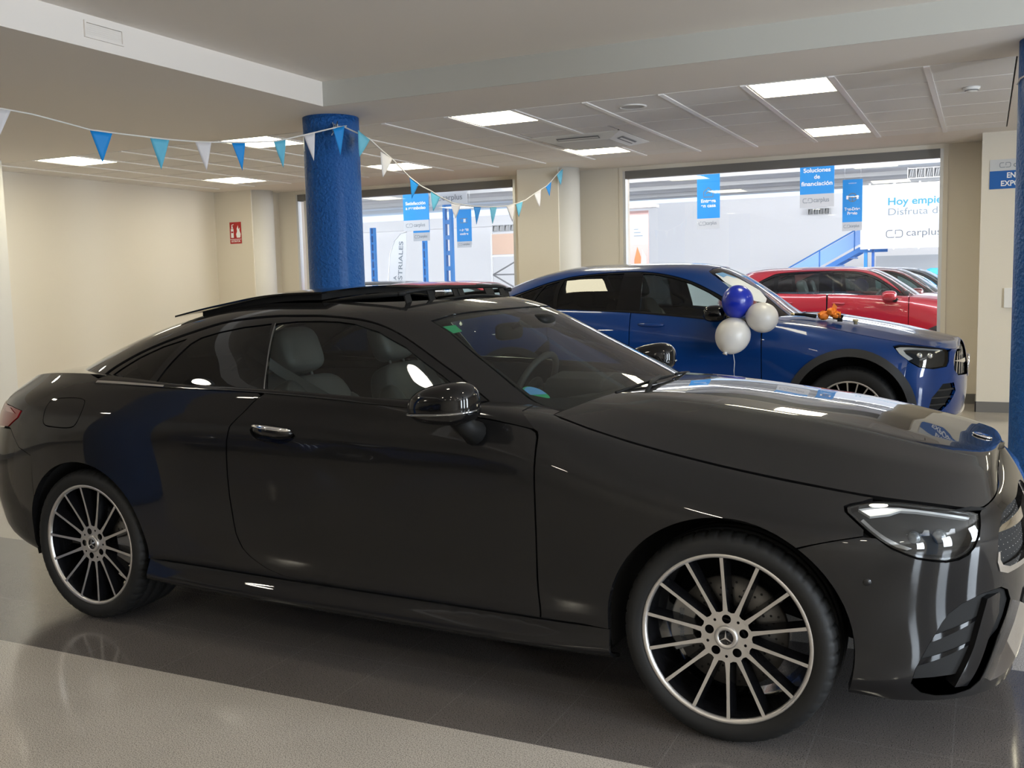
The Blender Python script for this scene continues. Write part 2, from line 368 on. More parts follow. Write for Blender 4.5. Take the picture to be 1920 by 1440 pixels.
# cassette air unit
t = empty('air_conditioner', (-1.50, 5.62, 2.868), 0, 'square white cassette air conditioner set in the tiled ceiling', 'air conditioner')
a, b_, c_ = .46, .30, .27
m = MB()
for s in range(4):
    R = Matrix.Rotation(s*PI/2, 3, 'Z')
    q = [R @ Vector(p) for p in [(-a, -a, -.004), (a, -a, -.004), (b_, -b_, -.05), (-b_, -b_, -.05)]]
    m.add(q, [(0, 3, 2, 1)])
    q = [R @ Vector(p) for p in [(-a, -a, 0), (a, -a, 0), (a, -a, -.004), (-a, -a, -.004)]]; m.add(q, [(0, 1, 2, 3)])
m.build('surround', PLASW, t)
MB().box((-b_, -b_, -.052), (b_, b_, -.04)).build('intake_panel', mat('ac_grey', (.66, .66, .66), .6), t)
for s in range(4):
    R = Matrix.Rotation(s*PI/2, 3, 'Z')
    def pt(u, v): return R @ Vector((u, -a+(a-b_)*v, -.005-.046*v))
    m = MB(); m.add([pt(-.22, .34), pt(.22, .34), pt(.22, .72), pt(-.22, .72)], [(0, 3, 2, 1)], 0)
    for v in m.v: pass
    o = m.build('air_slot', GREYP, t)
    for vv in o.data.vertices: vv.co.z -= .003
    m = MB(); m.add([pt(-.21, .46), pt(.21, .46), pt(.21, .6), pt(-.21, .6)], [(0, 3, 2, 1)], 0); o = m.build('louvre', PLASW, t)
    for vv in o.data.vertices: vv.co.z -= .006
# smoke detector and round speaker
t = empty('smoke_detector', (1.98, 4.64, 2.868), 0, 'small white domed smoke detector on the ceiling at upper right', 'smoke detector')
MB().lathe([(0, 0), (.062, 0), (.062, -.012), (.05, -.022), (.036, -.034), (0, -.038)], 32).build('housing', PLASW, t)
MB().lathe([(.0505, -.0225), (.045, -.028), (.044, -.024)], 32).build('sensor_slot', GREYP, t)
t = empty('ceiling_speaker', (-.528, 4.0, 2.868), 0, 'flat round speaker set flush in a ceiling tile', 'speaker')
MB().lathe([(.115, 0), (.115, -.007), (.10, -.009), (.092, -.004)], 40).build('rim', PLASW, t)
MB().disc((0, 0, -.003), .095, 36, 'z', flip=True).build('grille', mat('speaker_cloth', (.52, .50, .48), .8), t)

# windows
def window(n, x0, x1, z0, z1, muls):
    t = empty('window_%d' % n, ((x0+x1)/2, 8.19, 0)); t['kind'] = 'structure'; cx = (x0+x1)/2
    m = MB(); w = .035
    m.box((x0-cx, -.03, z0), (x0+w-cx, .05, z1)); m.box((x1-w-cx, -.03, z0), (x1-cx, .05, z1)); m.box((x0+w-cx, -.03, z0), (x1-w-cx, .05, z0+w))
    for q in muls: m.box((q-.025-cx, -.02, z0+w), (q+.025-cx, .045, z1))
    m.build('window_frame', ALU, t)
    MB().box((x0+w-cx, -.04, z1-.095), (x1-w-cx, .06, z1)).build('head_rail', DARKB, t)
    MB().add([(x0+w-cx, .01, z0+w), (x1-w-cx, .01, z0+w), (x1-w-cx, .01, z1-.095), (x0+w-cx, .01, z1-.095)], [(0, 1, 2, 3)]).build('window_pane', WINGL, t)
    m = MB(); m.box((x0-.05-cx, -.03, z1), (x1+.05-cx, -.016, z1+.05)); m.box((x0-.05-cx, -.03, z0), (x0-cx, -.016, z1)); m.box((x1-cx, -.03, z0), (x1+.05-cx, -.016, z1))
    m.build('architrave', CREAM, t)
window(1, -7.14, -3.555, .12, 2.82, [-6.98])
window(2, -2.05, 1.665, .12, 2.82, [])

# signs on the walls
RED = mat('sign_red', (.45, .02, .02), .5)
t = empty('extinguisher_sign', (-7.775, 7.547, 2.27), 0, 'red fire extinguisher sign on the cream wall at left', 'sign')
box('panel', (-.105, -.004, -.155), (.105, 0, .155), RED, t)
m = MB(); y = -.0045
m.add([(-.085, y, -.07), (-.035, y, -.07), (-.035, y, .06), (-.085, y, .06)], [(0, 1, 2, 3)]); m.add([(-.075, y, .065), (-.045, y, .065), (-.05, y, .10), (-.07, y, .10)], [(0, 1, 2, 3)])
m.add([(-.072, y, .104), (-.03, y, .118), (-.03, y, .128), (-.072, y, .116)], [(0, 1, 2, 3)])
m.add([(-.08, y-.0003, .0), (-.04, y-.0003, .0), (-.04, y-.0003, .022), (-.08, y-.0003, .022)], [(0, 1, 2, 3)], 1)
fl = [(.02, -.07), (.085, -.07), (.095, -.02), (.075, .03), (.08, .075), (.055, .05), (.05, .11), (.025, .06), (.03, .02), (.01, -.02)]
m.add([(a, y, b) for a, b in fl], [tuple(range(len(fl)))])
m.add([(-.1, y, -.095), (.1, y, -.095), (.1, y, -.088), (-.1, y, -.088)], [(0, 1, 2, 3)])
m.build('pictogram', [INKW, RED], t)
text('lettering', 'EXTINTOR', .04, (0, -.005, -.122), INKW, t, bold=.0008, wid=.165)
t = empty('entrance_sign', (2.40, 7.470, 2.39), 0, 'white and blue entrance sign high on the pier beside the right column', 'sign')
box('panel', (-.275, -.004, -.095), (.33, 0, .20), SIGNW, t)
box('blue_panel', (-.275, -.006, -.095), (.33, -.0042, .085), SIGND, t)
text('lettering', 'ENTRADA', .075, (.03, -.0075, .035), INKW, t, bold=.0018, wid=.30); text('lettering', 'EXPOSICIÓN', .075, (.03, -.0075, -.045), INKW, t, bold=.0018, wid=.40)
logo(-.135, .142, .052, -.0062, INKS, t); text('lettering', 'carplus', .075, (.045, -.0062, .142), INKS, t)
t = box('wall_switch', (2.285, 7.44, 1.085), (2.40, 7.474, 1.29), PLASW, None, .006); tag(t, 'small white box on the cream pier beside the right blue column', 'switch box')

# pennants
PB = mat('pennant_blue', (.0, .26, .72), .6); PL = mat('pennant_light_blue', (.12, .48, .68), .6); PW = mat('pennant_white', (.72, .70, .72), .6)
STR = mat('white_string', (.75, .73, .70), .7)
def bunting(label, pts, flags):
    p0 = Vector(pts[0]); t = empty('bunting', p0, 0, label, 'bunting')
    m = MB(); m.tube([Vector(p)-p0 for p in pts], .006, 6); m.build('string', STR, t)
    for (a, b, c, k) in flags:
        a, b, c = [Vector(q)-p0 for q in (a, b, c)]
        n = (b-a).cross(c-a).normalized(); v = []; f = []; N = 6
        for i in range(N+1):
            for j in range(N+1-i):
                u, w = i/N, j/N; q = a+(b-a)*w+(c-a)*u
                q = q+n*.012*math.sin(3.0*(w+u*.5)+k)*(.3+u); v.append(q)
        idx = {}; q = 0
        for i in range(N+1):
            for j in range(N+1-i): idx[i, j] = q; q += 1
        for i in range(N):
            for j in range(N-i):
                f.append((idx[i, j], idx[i+1, j], idx[i, j+1]))
                if j < N-i-1: f.append((idx[i+1, j], idx[i+1, j+1], idx[i, j+1]))
        o = MB().add(v, f, 0, True).build('pennant', [PB, PL, PW][k], t, recalc=False)
        md = o.modifiers.new('thick', 'SOLIDIFY'); md.thickness = .0015
        o['label'] = ['blue pennant', 'light blue pennant', 'white pennant'][k]
LS = [(-4.1, .3, 2.74), (-3.844, 0.727, 2.689), (-3.746, 0.893, 2.665), (-3.631, 1.086, 2.617), (-3.561, 1.203, 2.586), (-3.484, 1.333, 2.574), (-3.355, 1.548, 2.558), (-3.278, 1.678, 2.550), (-3.188, 1.83, 2.547), (-3.119, 1.946, 2.550), (-2.994, 2.156, 2.563), (-2.879, 2.348, 2.584), (-2.83, 2.431, 2.606), (-2.748, 2.568, 2.649), (-2.62, 2.784, 2.719), (-2.60, 2.93, 2.752)]
LF = [((-3.879, 0.668, 2.694), (-3.812, 0.782, 2.677), (-3.858, 0.704, 2.482), 2), ((-3.561, 1.203, 2.586), (-3.484, 1.333, 2.574), (-3.523, 1.267, 2.363), 0), ((-3.353, 1.552, 2.556), (-3.284, 1.668, 2.549), (-3.318, 1.612, 2.332), 1), ((-3.188, 1.83, 2.545), (-3.127, 1.932, 2.548), (-3.151, 1.891, 2.335), 2), ((-3.048, 2.064, 2.557), (-2.994, 2.156, 2.563), (-3.008, 2.132, 2.351), 0), ((-2.879, 2.348, 2.584), (-2.828, 2.434, 2.606), (-2.842, 2.41, 2.385), 1), ((-2.751, 2.564, 2.644), (-2.705, 2.642, 2.67), (-2.714, 2.625, 2.45), 2), ((-2.625, 2.776, 2.714), (-2.572, 2.864, 2.741), (-2.592, 2.831, 2.508), 0)]
bunting('string of pennants running from the left edge to the blue column', LS, LF)
RS = [(-2.62, 2.93, 2.745), (-2.504, 3.109, 2.664), (-2.51, 3.323, 2.584), (-2.515, 3.469, 2.537), (-2.524, 3.766, 2.409), (-2.53, 3.976, 2.347), (-2.535, 4.157, 2.317), (-2.541, 4.334, 2.276), (-2.549, 4.607, 2.234), (-2.563, 5.08, 2.232), (-2.575, 5.464, 2.249), (-2.588, 5.92, 2.288), (-2.596, 6.171, 2.333), (-2.603, 6.402, 2.383), (-2.611, 6.676, 2.474), (-2.617, 6.876, 2.537), (-2.622, 7.047, 2.588), (-2.627, 7.189, 2.649), (-2.635, 7.481, 2.795), (-2.66, 7.63, 2.85)]
RF = [((-2.499, 2.95, 2.713), (-2.504, 3.116, 2.656), (-2.5, 2.967, 2.502), 1), ((-2.509, 3.288, 2.58), (-2.515, 3.469, 2.537), (-2.51, 3.299, 2.365), 2), ((-2.524, 3.766, 2.409), (-2.528, 3.928, 2.362), (-2.525, 3.821, 2.222), 0), ((-2.535, 4.157, 2.317), (-2.541, 4.334, 2.276), (-2.537, 4.208, 2.135), 1), ((-2.548, 4.562, 2.236), (-2.553, 4.755, 2.228), (-2.55, 4.631, 2.087), 2), ((-2.562, 5.055, 2.23), (-2.568, 5.23, 2.235), (-2.565, 5.143, 2.053), 0), ((-2.574, 5.451, 2.249), (-2.579, 5.612, 2.258), (-2.576, 5.52, 2.076), 1), ((-2.587, 5.877, 2.285), (-2.593, 6.081, 2.309), (-2.591, 6.012, 2.12), 2), ((-2.595, 6.141, 2.325), (-2.601, 6.324, 2.366), (-2.597, 6.223, 2.183), 1), ((-2.611, 6.676, 2.474), (-2.617, 6.876, 2.537), (-2.615, 6.815, 2.33), 2), ((-2.622, 7.03, 2.58), (-2.628, 7.224, 2.658), (-2.627, 7.197, 2.48), 0), ((-2.633, 7.407, 2.763), (-2.639, 7.612, 2.84), (-2.638, 7.566, 2.641), 1)]
bunting('string of pennants sagging from the blue column to the white round corner between the windows', RS, RF)
m = MB(); random.seed(2)
pp = [(-2.71+.03*math.cos(k*1.9)+random.uniform(-.012, .012), 2.955-.02*(k % 3), 2.74+.045*math.sin(k*2.3)+random.uniform(-.02, .02)) for k in range(26)]
m.tube(pp, .004, 5); o = m.build('tape_knot', mat('clear_tape', (.75, .8, .85), .2)); tag(o, 'tangle of clear tape holding the pennants on top of the blue column', 'tape')
m = MB(); m.tube([(2.47, 2.915, 2.70), (2.36, 2.955, 2.665), (2.27, 3.06, 2.63), (2.258, 3.13, 2.61)], .005, 6); m.tube([(2.47, 2.915, 2.70), (2.43, 2.91, 2.60), (2.48, 2.912, 2.56), (2.42, 2.91, 2.51)], .006, 6)
o = m.build('string_end', STR); tag(o, 'white string end tied round the top of the right blue column', 'string')
# ================================================================== the hall beyond the windows
struct(box('floor_hall', (-22, 8.30, -.2), (12, 24.2, 0), HALLF))
struct(box('wall_hall_back', (-8.3, 24, 0), (12, 24.2, 3.63), HALLW))
struct(box('wall_hall_left', (-22, 21.5, 0), (-8.3, 21.7, 3.05), HALLW))
struct(box('trim_4', (-22, 21.30, 3.05), (-8.3, 21.7, 3.35), HALLW))
hc = MB(); hc.box((-22, 8.45, 3.75), (12, 24.2, 3.9))
struct(hc.build('ceiling_hall', HALLC))
hb = MB()
for k in range(7): hb.box((-22, 9.6+k*2.1, 3.66), (12, 10.1+k*2.1, 3.75))
struct(hb.build('trim_5', mat('hall_beam_grey', (.50, .50, .505), .7)))
struct(box('wall_hall_right', (12, 8.3, 0), (12.2, 24.2, 4), HALLW))
struct(MB().box((-22.2, 8.3, 0), (-22, 24.2, 4)).build('wall_hall_far_left', HALLW))
# unseen fills added to light the hall: both ends, window side, back wall
area('hall_end_fill_right', (11.6, 15, 2.0), (0, PI/2, 0), 3.4, 11, 950, (.95, .97, 1))
area('hall_end_fill_left', (-21.5, 15, 2.0), (0, -PI/2, 0), 3.4, 11, 300, (.95, .97, 1))
area('hall_front_fill', (-4, 8.6, 3.0), (math.radians(75), 0, 0), 22, .2, 230, (.97, .98, 1))
area('hall_back_wall_fill', (-1, 15.8, 3.62), (math.radians(55), 0, 0), 17, .5, 360, (.97, .98, 1))
# strip lamps under the hall ceiling
for k, (x, y, lab) in enumerate([(-3.0, 13.2, 'long lamp under the hall ceiling behind the home delivery banner'), (.45, 16.3, 'long lamp under the hall ceiling above the test drive banner'), (-3.2, 20.5, 'short far lamp under the hall ceiling near its back wall'),
                                 (-9.2, 12.4, 'long lamp under the hall ceiling left of the refund banner'), (-5.2, 12.0, 'lamp under the hall ceiling at the right end of the left window')]):
    t = empty('strip_light', (x, y, 3.70 if (y % 2.1) else 3.70), 0, lab, 'lamp')
    MB().box((-.6, -.11, 0), (.6, .11, .05)).build('housing', PLASW, t); MB().box((-.58, -.10, -.012), (.58, .10, 0)).build('diffuser', mat('hall_lamp', (.9, .9, .9), .5, emis=(1, .98, .93), est=8), t)

def banner(x0, x1, z0, z1, zb, y, label, lines, size, logo_on=True, extra=None, top=None):
    cx, w, h = (x0+x1)/2, x1-x0, z1-z0
    t = empty('hanging_banner', (cx, y, z0), 0, label, 'banner', None)
    box('blue_panel', (-w/2, 0, zb-z0), (w/2, .012, z1-z0), SIGNB, t)
    box('white_panel', (-w/2, 0, 0), (w/2, .012, zb-z0), SIGNW, t)
    for s_ in (-1, 1): m = MB(); m.tube([(s_*w*.4, .006, h-.01), (s_*w*.4, .006, 3.76-z0)], .004, 5); m.build('wire', ALU, t)
    if lines:
        for (s, dz, wd) in lines: text('lettering', s, size, (0, -.003, dz-z0), INKW, t, bold=.0025, wid=wd)
    hh = zb-z0
    if logo_on:
        logo(-w*.27, hh*.52, hh*.36, -.002, INKS, t); text('lettering', 'carplus', hh*.5, (w*.13, -.002, hh*.54), INKS, t, wid=w*.45)
    if extra: extra(t, w, z0)
    return t
banner(-.83, -.26, 2.635, 3.35, 2.86, 14, 'wide blue hanging banner about financing, seen through the right window', [('Soluciones', 3.262, .45), ('de', 3.15, None), ('financiación', 3.035, .52)], .10)
def house(t, w, z0):
    m = MB(); c = 2.99-z0
    stroke2d(m, [(-.085, c-.075), (-.085, c+.02), (0, c+.095), (.085, c+.02), (.085, c-.075)], .016, -.003, True)
    stroke2d(m, arc2(0, c-.03, .04, 20, 160, 8), .02, -.003); m.build('house_symbol', INKS, t)
banner(-2.645, -2.23, 2.35, 3.32, 2.535, 14, 'narrow blue hanging banner with a house symbol, leftmost in the right window', [('Entrega', 2.845, .27), ('en casa', 2.76, .27)], .085, extra=house)
def wheelsym(t, w, z0):
    m = MB(); c = 2.84-z0
    stroke2d(m, arc2(0, c, .072, 0, 360, 24)[:-1], .015, -.003, True); stroke2d(m, [(-.07, c), (.07, c)], .018, -.003); stroke2d(m, [(0, c), (0, c-.07)], .02, -.003)
    m.build('wheel_symbol', INKS, t)
    m = MB(); m.add([(-.105, -.004, c-.03), (-.07, -.004, c-.03), (-.07, -.004, c+.035), (-.105, -.004, c+.035)], [(0, 1, 2, 3)]); m.add([(.105, -.004, c-.03), (.07, -.004, c-.03), (.07, -.004, c+.035), (.105, -.004, c+.035)], [(0, 3, 2, 1)])
    m.build('hands_symbol', INKW, t); text('lettering', 'carplus.es', .035, (0, -.003, 3.095-z0), INKW, t)
banner(-.245, .095, 2.25, 3.16, 2.405, 15, 'narrow blue hanging banner with a steering wheel symbol, beside the billboard', [('Test-Drive', 2.635, .27), ('Previo', 2.56, .17)], .075, extra=wheelsym)
banner(-8.255, -7.685, 2.51, 3.235, 2.715, 13, 'blue hanging banner about refunds, in the left window', [('Satisfacción', 3.04, .45), ('a reembolso', 2.95, .45)], .085)
banner(-9.24, -8.83, 2.41, 3.4, 2.59, 15, 'blue hanging banner mostly hidden behind the refund banner', [], .08)
def carcard(t, w, z0):
    m = MB(); c = 2.80-z0; stroke2d(m, [(-.08, c-.045), (.08, c-.045), (.08, c+.045), (-.08, c+.045)], .012, -.003, True); m.build('card_symbol', INKS, t)
    m = MB(); m.add([(-.01, -.003, c-.035), (.045, -.003, c-.035), (.045, -.003, c+.035), (-.01, -.003, c+.035)], [(0, 1, 2, 3)]); m.build('card_patch', INKW, t)
banner(-8.155, -7.80, 2.23, 3.035, 2.36, 15, 'narrow blue hanging banner with a card symbol, right of the thick lattice post', [('+ de 900', 2.60, .22), ('coches', 2.52, .20)], .07, extra=carcard)
t = empty('hanging_sign', (-7.79, 14, 3.07), 0, 'white hanging sign with grey lettering at the top of the left window', 'sign')
box('panel', (-.43, 0, 0), (.43, .015, .26), SIGNW, t); logo(-.26, .13, .10, -.003, INKS, t); text('lettering', 'carplus', .16, (.09, -.003, .135), INKG, t, wid=.46)
for s_ in (-1, 1): m = MB(); m.tube([(s_*.3, .007, .25), (s_*.3, .007, .69)], .004, 5); m.build('wire', ALU, t)
# billboard
t = empty('billboard', (1.5, 19, 2.04), 0, 'large white billboard with teal slogan, cut by the right edge of the right window', 'billboard')
box('panel', (-1.82, 0, 0), (1.9, .05, 1.29), mat('billboard_white', (.62, .64, .70), .45), t)
m = MB()
for a, b in [((-1.86, -.02, 1.29), (1.9, .06, 1.33)), ((-1.86, -.02, -.035), (1.9, .06, 0)), ((-1.86, -.02, 0), (-1.82, .06, 1.29))]: m.box(a, b)
for k in range(8):
    m.box((-1.7+k*.5, -.03, 1.27), (-1.66+k*.5, -.02, 1.36)); m.box((-1.7+k*.5, -.03, -.06), (-1.66+k*.5, -.02, .03))
m.build('frame', ALU, t)
text('lettering', 'Hoy empieza', .22, (-1.32, -.004, .955), INKT, t, align='LEFT', bold=.004, wid=1.27)
text('lettering', 'Disfruta de', .21, (-1.32, -.004, .735), INKS, t, align='LEFT', wid=1.10)
logo(-1.17, .275, .17, -.004, INKG, t); text('lettering', 'carplus', .21, (-.94, -.004, .285), INKG, t, align='LEFT', wid=.68)
t = empty('blue_support', (-.2, 19.2, 0), 0, 'pair of blue posts under the billboard', 'posts')
MB().box((-.10, -.05, 0), (-.03, .05, 2.02)).build('post', LATT, t); MB().box((.06, -.05, 0), (.11, .05, 2.02)).build('post', mat('lattice_dark', (.01, .10, .40), .4), t)
# stairs
t = empty('stairs', (-2.2, 19.6, 0), 0, 'blue steel staircase with a translucent blue balustrade rising to the right', 'staircase')
STB = mat('stair_blue', (.03, .18, .55), .4); PANB = mat('stair_panel_blue', (.22, .40, .80), .35)
x0, z0, x1, z1 = -2.4, -.25, 1.75, 2.05
def sl(x): return z0+(x-x0)*(z1-z0)/(x1-x0)
m = MB(); m.prism([(x0, sl(x0)-.1), (x1, sl(x1)-.1), (x1+.6, z1-.1), (x1+.6, z1+.02), (x1, sl(x1)+.02), (x0, sl(x0)+.02)], -.03, .03); m.prism([(x0, sl(x0)-.1), (x1, sl(x1)-.1), (x1, sl(x1)+.02), (x0, sl(x0)+.02)], .87, .93); m.build('stringer', STB, t)
m = MB()
for k in range(14):
    x = x0+.15+k*.3; m.box((x, .0, sl(x)), (x+.28, .9, sl(x)+.03))
m.build('treads', STB, t)
pm = MB(); pm.prism([(x0, sl(x0)+.08), (x1, sl(x1)+.08), (x1+.6, z1+.08), (x1+.6, z1+.42), (x1, z1+.42), (x0, sl(x0)+.42)], -.02, -.01); pm.build('balustrade_panel', PANB, t)
m = MB(); m.tube([(x0, -.015, sl(x0)+.45), (x1, -.015, z1+.45), (x1+.6, -.015, z1+.45)], .018, 6)
for k in range(6):
    x = x0+.3+k*.75; m.tube([(x, -.025, sl(x)), (x, -.025, sl(x)+.45)], .012, 6)
m.build('handrail', STB, t)
# vents
def vent(x0, x1, z0, z1, y, n, label):
    t = empty('air_vent', ((x0+x1)/2, y, z0), 0, label, 'vent'); w = x1-x0; h = z1-z0
    m = MB(); m.box((-w/2, 0, 0), (w/2, .08, .02)); m.box((-w/2, 0, h-.02), (w/2, .08, h))
    for k in range(n+1): x = -w/2+(w-.02)*k/n; m.box((x, 0, .02), (x+.02, .08, h-.02))
    if z0 > 3.4: m.box((-w/2, .02, h), (-w/2+.03, .06, 3.755-z0)); m.box((w/2-.03, .02, h), (w/2, .06, 3.755-z0))
    m.build('frame', mat('vent_metal', (.45, .45, .46), .4, .5), t)
    m = MB()
    for k in range(n):
        xa = -w/2+(w-.02)*k/n+.03; xb = -w/2+(w-.02)*(k+1)/n-.01
        for j in range(3): u = xa+(xb-xa)*(j+.2)/3; m.add([(u, .01, .03), (u+.04, .07, .03), (u+.07, .07, h-.03), (u+.03, .01, h-.03)], [(0, 1, 2, 3)])
        m.box((xa-.01, .075, .02), (xb+.01, .08, h-.02), 1)
    m.build('vanes', [mat('vent_light', (.62, .62, .63), .4), GREYP], t)
vent(.58, 1.6, 3.44, 3.66, 18.8, 6, 'metal air vent above the billboard')
vent(-2.25, -1.67, 3.08, 3.26, 23.9, 4, 'metal air vent under the financing banner, on the far wall')
vent(-9.30, -8.62, 2.75, 2.93, 19.0, 4, 'metal air vent over the tan board in the left window')
# poster stand seen at the left edge of the right window
t = empty('poster_frame', (-4.74, 17, 0), 0, 'tall framed orange and white poster at the left edge of the right window', 'poster')
box('panel', (-.22, 0, .0), (.22, .04, 2.95), mat('poster_pink', (.62, .40, .38), .5), t)
box('white_field', (-.14, -.004, 2.22), (.15, 0, 2.68), SIGNW, t)
m = MB(); m.add([(-.12, -.004, .8), (.02, -.004, .8), (.05, -.004, 1.95), (-.03, -.004, 2.18), (-.10, -.004, 1.9)], [(0, 1, 2, 3, 4)]); m.build('orange_shape', mat('poster_orange', (.75, .20, .08), .5), t)
m = MB(); m.add([(.03, -.005, 1.5), (.19, -.005, 1.4), (.17, -.005, 1.95), (.08, -.005, 2.12)], [(0, 1, 2, 3)]); m.build('pale_shape', SIGNW, t)
m = MB()
for k in range(3): m.box((-.11, -.006, 2.4+k*.07), (.10-.05*k, -.0045, 2.425+k*.07))
m.build('text_lines', INKS, t)
m = MB(); m.box((-.45, -.25, 3.0), (.45, .05, 3.06)); m.tube([(-.4, -.2, 3.12), (.42, -.2, 3.06)], .03, 8); m.build('awning_arm', PLASW, t)
# lattice posts
def lattice(x, y, w, z1, label, step=.30):
    t = empty('lattice_post', (x, y, 0), 0, label, 'post')
    m = MB(); b = w*.27
    for s in (-1, 1):
        xx = s*(w/2-b/2); m.box((xx-b/2, -.05, 0), (xx+b/2, .05, z1))
    m.build('uprights', LATT, t)
    m = MB(); z = .1
    while z < z1-.05: m.box((-w/2+b, -.04, z), (w/2-b, .04, z+step*.28)); z += step
    m.build('batten_plates', LATT, t)
lattice(-12.25, 18, .13, 2.95, 'thin blue lattice post just right of the blue column', .22)
lattice(-10.71, 18, .10, 2.6, 'thin blue lattice post below the refund banner', .22)
lattice(-8.36, 15, .21, 3.66, 'thick blue lattice post in the middle of the left window', .33)
lattice(-10.56, 13, .14, 3.66, 'blue lattice post at the left edge of the left window', .45)
# feather flag
t = empty('feather_flag', (-8.80, 13.25, 0), 0, 'white feather flag with vertical lettering in the left window', 'flag')
pts = [(-.0, .6), (0, 1.5), (.05, 2.0), (.16, 2.26), (.30, 2.40), (.43, 2.43), (.42, 2.0), (.36, 1.5), (.33, .6)]
m = MB(); m.prism(pts, 0, .004); m.build('cloth', mat('flag_cloth', (.74, .75, .78), .7), t)
m = MB(); m.tube([(-.01, 0, 0), (-.01, 0, 1.5), (.045, 0, 2.02), (.155, 0, 2.28), (.30, 0, 2.415), (.44, 0, 2.44)], .009, 6); m.build('pole', ALU, t)
text('lettering', 'INDUSTRIALES', .13, (.27, -.004, 1.66), INKS, t, rot=(PI/2, -PI/2+.07, 0), wid=1.20, bold=.001); text('lettering', 'MAQUINARIA', .10, (.12, -.004, 1.2), INKS, t, rot=(PI/2, -PI/2+.07, 0), wid=.8)
MB().lathe([(0, 0), (.2, 0), (.2, .04), (0, .05)], 20).build('base', GREYP, t); t.scale = (1.045, 1, 1.03)
# tan board on white trestle gate
t = empty('loading_gate', (-8.95, 19, 0), 0, 'white braced gate with a tan top board, at right in the left window', 'gate')
box('tan_board', (-.36, 0, 2.18), (.40, .03, 2.70), mat('tan_board', (.68, .47, .36), .6), t)
m = MB(); FR = mat('gate_white', (.75, .74, .75), .5)
for a, b in [((-.40, 0, 0), (-.36, .05, 2.75)), ((.40, 0, 0), (.44, .05, 2.75)), ((-.36, 0, 2.12), (.40, .05, 2.17))]: m.box(a, b)
m.build('frame', FR, t)
m = MB()
for z in (.4, 1.25): m.tube([(-.36, .02, z+.42), (.40, .02, z+.80)], .02, 6); m.tube([(-.36, .02, z+.42), (.40, .02, z)], .02, 6); m.tube([(-.36, .02, z+.42), (.40, .02, z+.42)], .02, 6)
m.build('braces', GREYP, t)
# small far things on the back wall
t = box('notice', (-2.55, 23.97, 1.25), (-2.0, 24, 1.62), LATT); tag(t, 'small blue notice on the far wall above the blue car roof', 'notice')
t = box('notice', (-1.80, 23.97, 1.2), (-1.65, 24, 1.55), RED); tag(t, 'tiny red notice on the far wall beside the blue notice', 'notice')
struct(MB().box((-.3, 21.8, 0), (4, 21.9, 1.9)).build('wall_partition', mat('partition_grey', (.50, .52, .55), .4)))
t = box('covered_crate', (1.0, 17.5, 0), (3.4, 18.6, 1.56), mat('bright_blue_cover', (.02, .36, .72), .5), None, .12); tag(t, 'bright blue covered box behind the row of cars at right', 'box')
# ================================================================== car bodywork: lofted shells trimmed into panels
def ncs(xs,ys):
    """natural cubic spline through nodes, returns callable"""
    xs=np.asarray(xs,float);ys=np.asarray(ys,float);n=len(xs)
    h=np.diff(xs)
    A=np.eye(n);r=np.zeros((n,)+ys.shape[1:])
    for i in range(1,n-1):
        A[i,i-1]=h[i-1];A[i,i]=2*(h[i-1]+h[i]);A[i,i+1]=h[i]
        r[i]=6*((ys[i+1]-ys[i])/h[i]-(ys[i]-ys[i-1])/h[i-1])
    M=np.linalg.solve(A,r)
    def f(x):
        x=np.asarray(x,float)
        i=np.clip(np.searchsorted(xs,x)-1,0,n-2)
        xc=np.clip(x,xs[0],xs[-1])
        a=xs[i+1]-xc;b=xc-xs[i];hh=h[i]
        if ys.ndim>1:
            a=a[...,None];b=b[...,None];hh=hh[...,None]
        return (M[i]*a**3+M[i+1]*b**3)/(6*hh)+(ys[i]/hh-M[i]*hh/6)*a+(ys[i+1]/hh-M[i+1]*hh/6)*b
    return f
